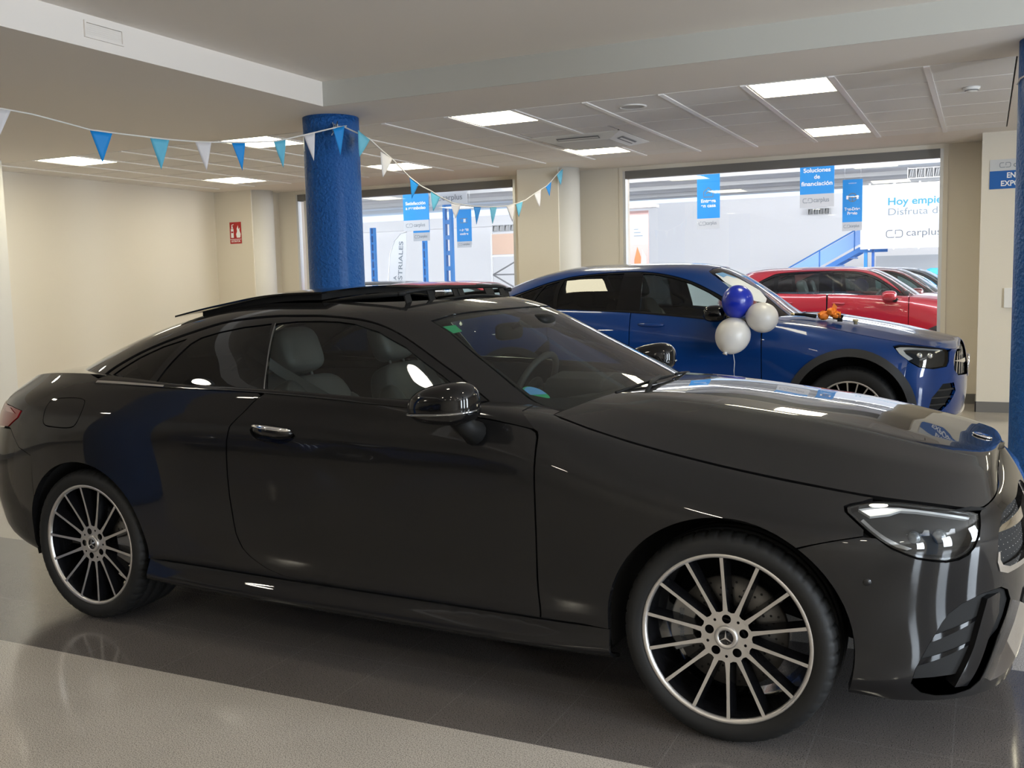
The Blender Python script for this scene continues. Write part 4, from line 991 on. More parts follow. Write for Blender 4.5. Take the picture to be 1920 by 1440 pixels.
for sd in (-1, 1):
    # door with a recessed handle cup
    hcup = smooth([(-.441, 5.337), (-.429, 5.455), (-.359, 5.583), (-.28, 5.535), (-.225, 5.364), (-.22, 5.241), (-.267, 5.089), (-.355, 5.074), (-.417, 5.154)], 4, True)
    top = [(u, vb(u)-.03) for u in (.745, .6, .288, -.05, -.25, -.39)]
    out = [(a+g, b) for a, b in DR]+[(.0, 2.06), (.4, 2.06), (.801-g, 2.06), (.801-g, 3), (.801-g, 4.5), (.798-g, 5.6), (.795-g, 6.18), (.788-g, 6.36), (.768, 6.455)]+top
    d = panel('door', BS, out, DARKP, coupe, sd, [hcup])
    cup = panel('handle_cup', BS, hcup, DARKP, d, sd, off=lambda uv, X: -.045*np.clip(1-(((uv[:, 0]+.33)/.115)**2+((uv[:, 1]-5.33)/.27)**2), 0, 1)**.6, flange=0, res=.012); cup.data.materials[0] = GBLACK
    hm = MB(); P0 = BS(np.linspace(-.428, -.232, 15), np.linspace(5.42, 5.36, 15)); P0[:, 1] += .012*np.sin(np.linspace(0, PI, 15))-.004
    P0[:, 1] *= sd; rr = [.006+.018*math.sin(PI*k/14)**.35 for k in range(15)]
    hm.tube(P0, rr, 12); hm.build('door_handle', GBLACK, d)
    P1 = P0.copy(); P1[:, 2] += .013; P1[:, 1] += sd*.0125; hm = MB(); hm.tube(P1, [.002+.0085*math.sin(PI*k/14)**.4 for k in range(15)], 8); hm.build('handle_strip', CHROME, d)
    # front fender
    arcT = XZ(BS, arcpts(AF[0], AF[1], AF[2], 183.5, 55, 26), 7.4)
    spl_ = [(1.635, 4.453), (1.703, 4.795), (1.772, 5.15)]
    fo = [(.801+g, 2.06), (.95, 2.06)]+arcT+[(a, b+.02) for a, b in spl_[1:]]+grow([HL[k] for k in (20, 21, 22, 23, 0, 1, 2, 3)], .006)[1:-1]+[(1.80, float(VS(1.80))-.04)]+[(u, float(VS(u))-.03) for u in (1.68, 1.5, 1.3, 1.09, .95, .84)]+[(.80, 7.62), (.80, 8), (.69, 8), (.70, 7.4), (.758, 6.72), (.772, 6.56), (.790+g, 6.44), (.796+g, 6.22), (.798+g, 5.6), (.801+g, 4.5), (.801+g, 3)]
    ff = panel('front_fender', BS, fo, DARKP, coupe, sd, flange=.03)
    # rear quarter
    arcR = XZ(BS, arcpts(AR[0], AR[1], AR[2], -3, 148, 26), 7.4)
    flap = smooth([(-1.607, 6.248), (-1.548, 6.331), (-1.472, 6.343), (-1.42, 6.282), (-1.403, 6.084), (-1.413, 5.576), (-1.44, 5.245), (-1.485, 5.158), (-1.565, 5.164), (-1.611, 5.203), (-1.63, 5.337), (-1.634, 5.721), (-1.628, 6.028)], 4, True)
    tl = [(-1.87, 5.064), (-1.799, 5.391), (-1.787, 5.661), (-1.90, 5.80), (-1.99, 5.86), (-2.25, 5.95)]
    qo = [(-.235, 2.06)]+[(-.5, 2.06), (-.9, 2.06)]+arcR+[(-1.70, 4.40), (-1.776, 4.56), (-1.851, 5.03)]+tl+[(-2.25, 8), (-1.9, 8), (-1.5, 8), (-1.40, 7.6), (-1.398, 7.17), (-1.2, 7.11), (-.968, 7.04), (-.7, 7.02), (-.425, 7.0)]+[(a-g, b) for a, b in DR]
    q = panel('rear_quarter', BS, qo, DARKP, coupe, sd, [flap], flange=.03)
    panel('fuel_flap', BS, grow(flap, -.004), DARKP, q, sd, res=.02)
    # tail lamp
    t = panel('taillight', BS, [(-1.875, 5.07), (-1.806, 5.39), (-1.794, 5.65), (-1.90, 5.78), (-2.25, 5.93), (-2.42, 5.95), (-2.42, 5.05), (-2.1, 4.98)], TAILG, coupe, sd, off=.004)
    panel('clear_strip', BS, [(-1.83, 5.52), (-1.90, 5.72), (-2.0, 5.74), (-2.0, 5.60), (-1.9, 5.55)], mat('tail_pale', (.45, .25, .24), .15, coat=.5), t, sd, off=.007, flange=0)
    # sill
    so = [(-1.05, .0), (-.6, 0), (0, 0), (.6, 0), (1.062, 0), (1.058, 1.0), (1.056, 1.985), (.6, 1.985), (0, 1.985), (-.6, 1.985), (-1.05, 1.985), (-1.058, 1)]
    panel('sill', BS, so, DARKP, coupe, sd, res=.03)
    # belt trim and side glass
    bt = [(.78, vb(.78)+.02), (.737, vb(.737)), (.5, vb(.5)), (.288, vb(.288)), (-.05, vb(-.05)), (-.409, vb(-.409)), (-.7, vb(-.7)), (-.968, vb(-.968)), (-1.395, vb(-1.395)), (-1.40, 7.55), (-1.35, 8), (-.5, 8), (.2, 8), (.70, 8), (.70, 7.4), (.755, 6.78)]
    b = panel('window_trim', BS, bt, GBLACK, coupe, sd, off=.003, res=.03)
    panel('chrome_strip', BS, [(-1.385, vb(-1.385)+.05), (-1.2, vb(-1.2)+.04), (-.945, vb(-.945)+.04), (-.945, vb(-.945)+.22), (-1.2, vb(-1.2)+.24), (-1.385, vb(-1.385)+.22)], CHROME, b, sd, off=.006, res=.03, flange=.004)
    DLO = [(-1.082, 1.001), (-1.081, 1.259), (-1.085, 1.927), (-1.048, 3.012), (-.955, 3.937), (-.839, 4.631), (-.595, 4.98), (-.435, 5.0), (-.294, 4.97), (-.079, 4.722), (.057, 4.263), (.15, 3.423), (.216, 2.147), (.241, 1.336), (.256, .552), (.277, .12)]
    DLO = smooth(DLO, 4)
    DB = [(.055, .12), (-.185, .5), (-.44, .7), (-.845, .8), (-1.07, .85)]
    AE = smooth([(.396, .374), (.354, .668), (.342, 1.3), (.334, 2.067), (.322, 2.9), (.307, 3.767), (.27, 4.48)], 4)
    wst = smooth([(.27, 4.48), (.4, 4.865), (.574, 5.061), (.846, 5.143), (1.0, 5.15)], 3)
    fr = [(.43, .12)]+AE+wst[1:]+[(1.0, 6.27), (.6, 6.28), (.396, 6.27), (.15, 6.17), (-.06, 6.13), (-.262, 6.2), (-.6, 6.2), (-1.35, 6.2), (-2.0, 6.2), (-2.0, 5.40), (-1.7, 5.36), (-1.45, 5.15), (-1.39, 4.4), (-1.38, 2.5), (-1.38, .12), (-1.2, .12), (-.6, .12), (0, .12)]
    rf = panel('roof_frame', DS, fr, DARKP, coupe, sd, [DLO+DB], flange=.02, res=.03)
    gq = [(-1.045, .87), (-1.048, 1.291), (-1.043, 1.9), (-1.03, 2.5), (-.995, 3.1), (-.926, 3.56), (-.905, 3.1), (-.868, 1.8), (-.851, .87)]
    gb = [(-.832, .84), (-.829, 1.235), (-.845, 2.0), (-.87, 3.3), (-.86, 3.62), (-.80, 3.95), (-.70, 4.25), (-.553, 4.47), (-.50, 3.4), (-.425, 1.2), (-.418, .72)]
    gd = [(-.391, .70), (-.40, 1.1), (-.46, 2.5), (-.528, 4.46), (-.42, 4.62), (-.298, 4.64), (-.18, 4.58), (-.09, 4.44), (.029, 3.973), (.117, 3.222), (.155, 2.5), (.182, 1.968), (.200, 1.40), (.205, .9), (.20, .2), (.1, .2), (.0, .3), (-.2, .55)]
    dl = DLO+DB
    wt = panel('glass_surround', DS, grow(dl, .003), GBLACK, coupe, sd, [gq, gb, gd], off=-.006, res=.025)
    for nm, gl, gm, lb in (('side_window', gd, GLASSF, None), ('rear_side_window', gb, GLASSD, 'dark tinted side window'), ('quarter_window', gq, GLASSD, 'small dark tinted rear quarter window')):
        o = panel(nm, DS, grow(gl, .004), gm, coupe, sd, off=-.010, flange=0)
        if lb: o['label'] = lb
    pil = [(-.528, 4.46), (-.515, 4.47), (-.40, .9), (-.412, .9)]
    panel('pillar_strip', DS, [(-.530, 4.45), (-.526, 4.47), (-.401, .9), (-.405, .85)], DCHROME, wt, sd, off=-.003, flange=.003)
    # head lamp: bowl, daytime strip, projectors, lens
    hl = panel('headlight', BS, grow(HL, -.003), MBLACK, coupe, sd, off=-.055, flange='rim', res=.02)
    inner = grow(HL, -.02)
    bez = panel('bezel', BS, grow(HL, -.002), GBLACK, hl, sd, [grow(HL, -.011)], off=-.004, flange=.03, res=.015)
    top = [(1.765, 6.50), (1.80, 6.72), (1.857, 6.85), (1.895, 6.80), (1.934, 6.68), (1.977, 6.50), (2.035, 6.22), (2.032, 6.10), (1.977, 6.37), (1.934, 6.54), (1.895, 6.65), (1.860, 6.66), (1.835, 6.42), (1.79, 6.22)]
    panel('daytime_strip', BS, top, DRL, hl, sd, off=-.018, res=.015, flange=.02)
    low = [(1.765, 5.95), (1.79, 5.45), (1.815, 5.05), (1.845, 4.72), (1.872, 4.55), (1.885, 4.62), (1.855, 4.90), (1.825, 5.3), (1.795, 5.75), (1.775, 6.1)]
    panel('side_strip', BS, low, DCHROME, hl, sd, off=-.022, res=.015, flange=.02)
    for (u, v, r) in ((1.892, 5.35, .021), (1.955, 5.32, .024)):
        p = BS([u], [v])[0]-BS.normal([u], [v])[0]*.035; p[1] *= sd
        m = MB(); m.ell(p, (r, r, r), nu=20, nv=12); m.build('projector', mat('projector_glass', (.03, .04, .05), .02, coat=1), hl)
    for k, (u, v) in enumerate(((1.915, 5.55), (1.985, 5.52))):
        panel('reflector_wing', BS, [(u-.045, v-.02), (u-.005, v+.02), (u, v+.22), (u+.012, v+.2), (u+.014, v-.12), (u-.01, v-.14), (u-.03, v-.1)], DCHROME, hl, sd, off=-.03, res=.012, flange=.012)
    panel('lamp_lens', BS, grow(HL, -.0025), LENS, hl, sd, off=0.0, flange=0, res=.02)
    # wheels and wells
    make_wheel(coupe, (WA, sd*.890, .338), sd, n=14, rot=2.5, phase=0, front=True)
    make_wheel(coupe, (-WA, sd*.893, .338), sd, wid=.275, n=14, rot=8, phase=20, front=False)
    text('lettering', 'Mercedes-Benz', .03, (-.157, .0495, .0), INKG, [c for c in coupe.children if c.name.startswith('wheel') and c.location.x > 0 and c.location.y*sd > 0][0].children[2], rot=(PI/2, -PI/2, 0), wid=.125)
    arch_liner(coupe, WA, sd, .40, .86); arch_liner(coupe, -WA, sd, .395, .87)
    # mirror
    mp = MB(); Rm = Matrix.Rotation(.10*sd, 3, 'Z')
    mp.ell((.515, sd*1.02, 1.060), (.128, .088, .073), .75, .72, 36, 24, M=Rm)
    mo = mp.build('mirror', GBLACK, coupe, recalc=False); mo['label'] = 'gloss black door mirror'
    for v in mo.data.vertices:
        x, y, z = v.co; dx = (x-.515)/.128; v.co.z = 1.045+((z-1.060)*(1.12+.16*dx)+.012*dx if z > 1.06 else (z-1.060)*.78)
    mp = MB(); pts = []
    for k in range(25):
        t = -PI*.52+PI*1.04*k/24; pts.append((.515+.129*math.copysign(abs(math.sin(t))**.72, math.sin(t)), sd*(1.02+.0895*max(0, math.cos(t))**.72), 1.030+.010*math.sin(t)))
    mp.tube(pts, .0045, 8); mp.build('mirror_strip', DCHROME, mo)
    mp = MB(); mp.tube([(.56, sd*.99, 1.005), (.565, sd*.955, .97), (.57, sd*.91, .945)], [.035, .033, .045], 12); mp.build('mirror_foot', MBLACK, mo)
# pieces that cross the centre line
hp = panel('hood', HOOD, [(.80, .012), (2.6, .012), (2.6, 1), (.80, 1)], DARKP, coupe, 0, res=.035, sv=.74, flange=.014)
m = MB(); m.lathe([(.0, 0), (.030, 0), (.034, .003), (.030, .006), (.026, .004), (.0, .004)], 32); m.prism(star_poly(.026), .0035, .006, 0, 'xy')
o = m.build('hood_badge', CHROME, hp); zb = HOOD([2.18], [1.0])[0]; o.location = (2.112, 0, float(np.interp(2.112, [2.05, 2.12, 2.172], [.896, .877, .865]))+.001); o.rotation_euler = (0, .26, 0)
panel('trunk_lid', DECK, [(-2.79, .01), (-1.25, .01), (-1.25, 1), (-2.79, 1)], DARKP, coupe, 0, res=.05, sv=.7)
panel('tail_panel', BS, [(-2.25, 5.97), (-2.8, 5.97), (-2.8, 8), (-2.255, 8)], DARKP, coupe, 0, res=.05)
panel('tail_panel_lower', BS, [(-2.43, 5.04), (-2.8, 5.04), (-2.8, 5.96), (-2.43, 5.96)], DARKP, coupe, 0, res=.05)
arcB = XZ(BS, arcpts(AR[0], AR[1], AR[2], 149, 196, 10), 7.4)
panel('rear_bumper', BS, [(-1.70, 4.385), (-1.776, 4.54), (-1.851, 5.0), (-2.1, 4.95), (-2.42, 5.02), (-2.8, 5.02), (-2.8, 0), (-2.3, 0), (-1.82, 0)]+arcB[::-1], DARKP, coupe, 0, flange=.03, res=.045)
arcC = XZ(BS, arcpts(AF[0], AF[1], AF[2], 54, -19, 14), 7.4)
fb = arcC+[(1.85, 0), (2.1, 0), (2.6, 0), (2.6, 7.97), (2.35, 7.93), (2.22, 7.56), (2.12, 6.86), (2.066, 6.50)]+grow([HL[k] for k in range(8, 21)], .006)[1:]+[(1.772, 5.11), (1.703, 4.76)]
bp = panel('front_bumper', BS, fb, DARKP, coupe, 0, [INT, GRI[1:-1]+[(2.45, 3.70), (2.45, 6.25)]], flange=.03, res=.03)
panel('nose_bridge', BS, [(2.452, 3.72), (2.6, 3.72), (2.6, 6.23), (2.452, 6.23)], MBLACK, bp, 0, off=-.02, flange=0)
# grille: dark mesh with bright diamonds, central louvre, bright lower lip
gr = panel('grille', BS, GRI, MBLACK, coupe, 0, off=-.045, flange='rim', res=.04)
for sd in (-1, 1):
    m = MB(); 
    for i in range(16):
        for j in range(11):
            u = 2.135+i*.030+(j % 2)*.015; v = 3.85+j*.215
            if u > 2.58 or 4.95 < v < 5.35 or not inpoly(np.array([[u, v*.12]]), [(a, b*.12) for a, b in grow(GRI, -.010)])[0]: continue
            p = BS([u], [v])[0]; n = BS.normal([u], [v])[0]; p = p-n*.036; e = .0055
            du = (BS([u+.002], [v])[0]-BS([u-.002], [v])[0]); du /= np.linalg.norm(du)+1e-9; dv = np.cross(n, du)
            q = [p+du*e, p+dv*e*1.3, p-du*e, p-dv*e*1.3, p+n*.007]
            q = [x*np.array([1, sd, 1]) for x in q]; m.add(q, [(0, 1, 4), (1, 2, 4), (2, 3, 4), (3, 0, 4)])
    m.build('grille_studs', CHROME, gr, recalc=False)
panel('grille_louvre', BS, [(2.125, 4.98), (2.16, 5.30), (2.25, 5.42), (2.6, 5.45), (2.6, 4.95), (2.3, 4.93)], CHROME, gr, 0, off=-.012, flange=.02, res=.02)
panel('grille_lip', BS, [(2.113, 4.25), (2.111, 3.95), (2.124, 3.69), (2.16, 3.59), (2.35, 3.64), (2.6, 3.64), (2.6, 3.78), (2.35, 3.78), (2.17, 3.74), (2.135, 3.84), (2.122, 4.0), (2.120, 4.25)], CHROME, gr, 0, off=.003, flange=.02, res=.02)
m = MB(); m.lathe([(0, .006), (.080, .006), (.088, .012), (.092, .0), (.088, -.004)], 48, 'x', mi=0)
sp_ = star_poly(.084); m.prism([(a, b) for a, b in sp_], .006, .016, 0, 'yz'); o = m.build('grille_badge', CHROME, gr); o.location = (2.262, 0, .655)
panel('lower_grille', BS, [(2.33, 1.5), (2.6, 1.5), (2.6, 2.9), (2.30, 2.9), (2.28, 2.6)], MBLACK, bp, 0, off=.004, flange=.01)
# side intakes: black pocket with two fins, body-coloured strake, bright splitter lip
for sd in (-1, 1):
    pk = panel('side_intake', BS, grow(INT, -.002), MBLACK, coupe, sd, off=lambda uv, X: -.085+.075*np.clip((uv[:, 0]-2.02)/.13, 0, 1)**1.2, flange='rim', res=.022)
    pts_ = lambda va, vb_, ua, ub: [(ua+(ub-ua)*k/8, va+(vb_-va)*k/8) for k in range(9)]
    for (va, vc, ua, ub) in ((2.30, 2.72, 1.935, 2.15), (1.62, 2.05, 1.91, 2.13)):
        top = pts_(va, vc, ua, ub); panel('intake_fin', BS, top+[(a, b-.20+.16*k/8) for k, (a, b) in list(enumerate(top))[::-1]], GBLACK, pk, sd, off=lambda uv, X: -.028-.0*uv[:, 0], flange=.05, res=.02)
    st = [(2.05, .40), (2.085, 1.2), (2.115, 1.9), (2.155, 2.5), (2.168, 2.9), (2.15, 3.12), (2.10, 3.05), (2.085, 2.6), (2.06, 1.8), (2.025, 1.0), (2.01, .45)]
    panel('intake_strake', BS, st, DARKP, pk, sd, off=-.012, flange=.04, res=.018)
    p = BS([1.965], [1.95])[0]-BS.normal([1.965], [1.95])[0]*.06; p[1] *= sd; m = MB(); m.ell(p, (.011, .011, .011), nu=14, nv=8); m.build('parking_sensor', MBLACK, pk)
    spl2 = [(2.107, .60), (2.14, 1.40), (2.206, 2.25), (2.233, 2.72), (2.277, 2.528), (2.326, 1.6), (2.26, .95), (2.18, .62)]
    panel('splitter', BS, spl2, CHROME, coupe, sd, off=.012, flange=.02, res=.02)
    n = BS.normal([1.779], [3.69])[0]; p = BS([1.779], [3.69])[0]; p[1] *= sd; n[1] *= sd; m = MB(); m.lathe([(0, .0015), (.011, .0015), (.0125, -.002)], 20); Mx = Vector(n).to_track_quat('Z', 'Y').to_matrix(); m.v = [tuple(Mx @ Vector(q)+Vector(p)) for q in m.v]; m.build('parking_sensor', DARKP, bp)
# windscreen, rear window, roof glass
WS = [(.445, .15)]+[(a+.010, b) for a, b in AE]+[(a, b-.05) for a, b in wst[1:]]+[(1.0, .15)]
wsg = panel('windshield', DS, WS, GLASSW, coupe, 0, off=-.004, flange=0, res=.05)
WSI = [(.54, 1.02)]+[(a+.055+.02*(1-b/5), b) for a, b in AE if b > 1.0]+[(.42, 4.55), (.574, 4.78), (.846, 4.88), (.99, 4.90), (.99, .80), (.75, .82)]
fr_ = panel('windshield_border', DS, WS[:-1]+[(1.0, 5.1), (1.0, 4.9)]+WSI[len(WSI)-4:len(WSI)-5:-1], GBLACK, wsg, 0, off=-.009, flange=0, res=.04) if False else None
ring = panel('windshield_border', DS, [(.445, .15)]+[(a+.010, b) for a, b in AE]+[(a, b-.05) for a, b in wst[1:-1]]+[(1.0, 5.10), (1.0, 4.90), (.846, 4.88), (.574, 4.78), (.42, 4.58)]+[(a+.022, b) for a, b in AE[::-1] if 1.0 < b < 4.4]+[(.40, .95), (.56, .86), (.75, .82), (1.0, .80), (1.0, .15)], GBLACK, wsg, 0, off=-.008, flange=0, res=.03)
st1 = panel('green_sticker', DS, [(.305, 4.25), (.372, 4.34), (.375, 3.98), (.31, 3.84)], GREENS, wsg, -1, off=-.012, flange=0, res=.02)
eco = [(.386+.030*math.cos(t), 1.16+.33*math.sin(t)) for t in np.linspace(0, 2*PI, 25)[:-1]]
e1 = panel('eco_sticker', DS, eco, GREENS, wsg, -1, off=-.012, flange=0, res=.015); panel('eco_sticker_blue', DS, [p for p in eco if p[1] > 1.10]+[(.42, 1.10), (.52, 1.10)] if False else [(.387+.026*math.cos(t), 1.18+.27*math.sin(t)) for t in np.linspace(-.2, PI+.2, 14)], BLUES, e1, -1, off=-.009, flange=0, res=.015)
panel('rear_window', DS, [(-1.395, .12), (-1.40, 2.5), (-1.405, 4.4), (-1.46, 5.1), (-1.7, 5.33), (-2.0, 5.37), (-2.0, .12)], GLASSD, coupe, 0, off=-.004, flange=0, res=.05)
panel('rear_roof_glass', DS, [(-.42, 6.24), (-.6, 6.22), (-1.35, 6.22), (-2, 6.22), (-2, 9), (-.42, 9)], GBLACK, coupe, 0, off=-.004, res=.05)
def zslide(x): return float(ncs([-1.27, -1.087, -.898, -.764, -.604, -.41, -.36], [1.338, 1.372, 1.402, 1.421, 1.433, 1.436, 1.4355])(x))
def slab(name, xs_, yh, dz0, dz1, m, parent, front_arc=.03, rear_arc=.06, skirt=0):
    V = []; F = []; nx, ny = 22, 17
    for lay, dz in ((0, dz1), (1, dz0)):
        for i in range(nx):
            for j in range(ny):
                y = -yh+2*yh*j/(ny-1); s = i/(nx-1); c = 1-(y/yh)**2
                x = xs_[0]+(xs_[1]-xs_[0])*s+front_arc*c*s-rear_arc*c*(1-s)
                V.append((x, y, zslide(min(max(x, -1.27), -.36))+.024*c+dz))
    k = nx*ny
    for i in range(nx-1):
        for j in range(ny-1):
            a = i*ny+j; F.append((a, a+ny, a+ny+1, a+1)); F.append((k+a+1, k+a+ny+1, k+a+ny, k+a))
    for i in range(nx-1):
        for j in (0, ny-1): a = i*ny+j; F.append((a, a+ny, a+ny+k, a+k))
    for j in range(ny-1):
        for i in (0, nx-1): a = i*ny+j; F.append((a, a+1, a+1+k, a+k))
    mb = MB(); mb.add(V, F, 0, True); o = mb.build(name, m, parent)
    md = o.modifiers.new('e', 'EDGE_SPLIT'); md.split_angle = .6
    return o
slab('sunroof_panel', (-1.26, -.40), .49, -.008, .0, GBLACK, coupe)
slab('sunroof_frame', (-1.12, -.43), .455, -.034, -.009, MBLACK, coupe, .02, .02)
# wind deflector across the front of the roof opening
m = MB(); tb_, bt_ = [], []
for k in range(25):
    y = -.47+.94*k/24; x = .075-.30*(abs(y)/.47)**2.4*.28; z0_ = 1.404-.045*(abs(y)/.47)**2.2; bt_.append((x, y, z0_)); tb_.append((x-.02, y, 1.444-.022*(abs(y)/.47)**4))
m.tube(tb_, .0085, 8); m.tube(bt_, .007, 8)
for k in (1, 4, 8, 9, 15, 16, 20, 23):
    a, b = Vector(bt_[k]), Vector(tb_[k]); w = Vector((0, .022, 0)); m.add([a-w, a+w, b+w, b-w, a-w-Vector((.006, 0, 0)), a+w-Vector((.006, 0, 0)), b+w-Vector((.006, 0, 0)), b-w-Vector((.006, 0, 0))], [(0, 1, 2, 3), (7, 6, 5, 4), (0, 3, 7, 4), (1, 5, 6, 2), (3, 2, 6, 7), (0, 4, 5, 1)])
for s in (-1, 1): m.tube([(.0, s*.46, 1.425), (-.2, s*.465, 1.412), (-.42, s*.46, 1.392)], [.010, .009, .006], 8)
m.build('wind_deflector', MBLACK, coupe)
# wipers and cowl
m = MB()
for s in (0, 1):
    y0 = -.42 if s == 0 else .18; pts = []
    for k in range(9):
        t = k/8; y = y0+.56*t; x = .93-.10*(y/.66)**2+.015; pts.append((x-.01, y, 1.052-.045*(y/.66)**2+.008))
    m.tube(pts, .006, 6)
m.tube([(.99, -.36, 1.035), (.955, -.2, 1.06), (.925, -.02, 1.065)], .009, 6)
m.build('wiper', MBLACK, coupe)
m = MB(); V = []; 
for k in range(21):
    y = -.74+1.48*k/20; x = .955-.16*(y/.72)**2; V += [(x+.10, y, 1.015-.05*(y/.72)**2), (x-.30, y, .985)]
m.add(V, [(2*k, 2*k+1, 2*k+3, 2*k+2) for k in range(20)]); m.build('cowl', MBLACK, coupe)
# cabin
box('cabin_floor', (-1.9, -.80, .30), (.9, .80, .34), CABIN, coupe)
m = MB()
dash = [(.30, .62), (.30, .86), (.36, .93), (.55, .965), (.93, .985), (.93, .62)]
m.prism([(a, b) for a, b in dash], -.74, .74); o = m.build('dashboard', CABIN, coupe, .02)
m = MB(); pts = [(-.19, .93), (-.185, .985), (-.15, 1.02), (0, 1.04), (.15, 1.02), (.185, .985), (.19, .93)]
m.prism([(y+.37, z) for y, z in pts], .30, .58, 0, 'yz'); m.build('instrument_cowl', CABIN, o, .01)
m = MB(); Rw = Matrix.Rotation(-1.12, 3, 'Y'); c0 = Vector((.16, .37, .95))
ring_ = [c0+Rw @ Vector((.185*math.cos(t), .185*math.sin(t), 0)) for t in np.linspace(0, 2*PI, 41)[:-1]]
m.tube(ring_, .0155, 10, closed=True)
for t in (PI, PI/2, -PI/2): m.tube([c0+Rw @ Vector((.05*math.cos(t), .05*math.sin(t), .0)), c0+Rw @ Vector((.18*math.cos(t), .18*math.sin(t), 0))], .017, 8)
m.ell(c0, (.065, .065, .03), M=Rw); m.tube([c0, c0+Rw @ Vector((0, 0, -.22))], .03, 8)
m.build('steering_wheel', CABIN, coupe)
for sd in (-1, 1):
    seat(coupe, -.38, sd*.37, .43, .64, .36, .255); seat(coupe, -1.22, sd*.36, .50, .50, .42, .25)
for sd in (-1, 1):
    m = MB(); pts = [Vector(p) for p in [(-.72, sd*.60, 1.20), (-.60, sd*.54, 1.10), (-.44, sd*.44, .98), (-.28, sd*.34, .84), (-.15, sd*.28, .62)]]
    v = []; w = Vector((.016, 0, .018))
    for p in pts: v += [p-w, p+w]
    m.add(v, [(2*k, 2*k+2, 2*k+3, 2*k+1) for k in range(4)], 0, True); m.build('seat_belt', BELT, coupe, recalc=False)
m = MB(); m.ell((.22, .02, 1.245), (.018, .115, .038), .5, .5); m.tube([(.24, .02, 1.26), (.33, .02, 1.31)], .012, 8); m.ell((.36, .02, 1.29), (.07, .07, .03), .6, .6); m.build('interior_mirror', MBLACK, coupe, recalc=False)
# ================================================================== taller cars: blue coupe-SUV and the row in the hall
gus=[-2.8,-2.3,-1.9,-1.44,-.9,-.4,.3,.8,1.1,1.44,1.8,2.1,2.6]
GZ=[[.38,.35,.31,.29,.28,.27,.27,.27,.27,.27,.27,.25,.22],
[.46,.43,.38,.35,.34,.33,.33,.33,.33,.33,.34,.33,.31],
[.54,.52,.48,.45,.43,.42,.42,.42,.42,.43,.44,.43,.42],
[.66,.64,.60,.57,.55,.54,.54,.54,.54,.55,.55,.54,.52],
[.80,.79,.77,.75,.73,.72,.72,.72,.71,.69,.67,.66,.63],
[.94,.94,.94,.94,.93,.92,.91,.90,.86,.81,.77,.75,.73],
[1.06,1.07,1.08,1.09,1.08,1.07,1.05,1.02,.975,.915,.85,.82,.81],
[1.16,1.17,1.19,1.20,1.18,1.165,1.125,1.09,1.05,.975,.905,.86,.89],
[1.20,1.22,1.24,1.24,1.21,1.195,1.14,1.12,1.075,1.005,.925,.875,.93]]
GW=[[.80,.83,.86,.87,.87,.86,.86,.87,.87,.87,.88,.88,.88],
[.86,.88,.91,.92,.92,.91,.91,.915,.92,.92,.92,.91,.90],
[.88,.90,.925,.935,.925,.918,.918,.92,.93,.935,.93,.92,.91],
[.90,.92,.938,.945,.932,.925,.925,.93,.94,.945,.94,.93,.91],
[.91,.93,.945,.95,.942,.938,.938,.94,.945,.945,.94,.93,.91],
[.90,.92,.94,.95,.948,.945,.945,.945,.94,.93,.92,.915,.90],
[.86,.88,.905,.92,.925,.925,.922,.918,.91,.89,.88,.87,.86],
[.80,.82,.85,.875,.893,.895,.893,.87,.83,.82,.81,.80,.79],
[.74,.77,.80,.83,.86,.865,.85,.72,.75,.765,.765,.755,.75]]
GBS=Hoop(gus,GZ,GW,[2.18,2.22,2.25,2.26,2.26,2.255,2.245,2.225,2.19],[3.2,3.1,3.0,3,3,3.2,3.6,4.5,6],
 [-2.3,-2.4,-2.44,-2.46,-2.46,-2.45,-2.42,-2.4,-2.38],[2.8,2.8,2.8,2.8,2.8,2.8,2.8,2.8,2.8],1.4,1.2,-1.5,1.3)
GG=[(1.06,.905,1.04,2.8,-2.38,2.8),(1.17,.878,.86,2.75,-2.25,2.8),(1.265,.825,.735,2.7,-2.08,2.8),(1.355,.77,.61,2.7,-1.90,2.8),(1.435,.715,.49,2.7,-1.70,2.8),(1.505,.655,.37,2.7,-1.48,2.8),
(1.555,.56,.25,2.6,-1.27,2.7),(1.587,.41,.10,2.5,-1.1,2.6),(1.603,.22,-.1,2.3,-.97,2.5),(1.608,0,-.35,2,-.85,2)]
GT2=list(zip(*GG))
GDS=Hoop([-2.4,-.8,-.4,1],GT2[0],GT2[1],GT2[2],GT2[3],GT2[4],GT2[5],-.4,1.3,-.8,1.5)

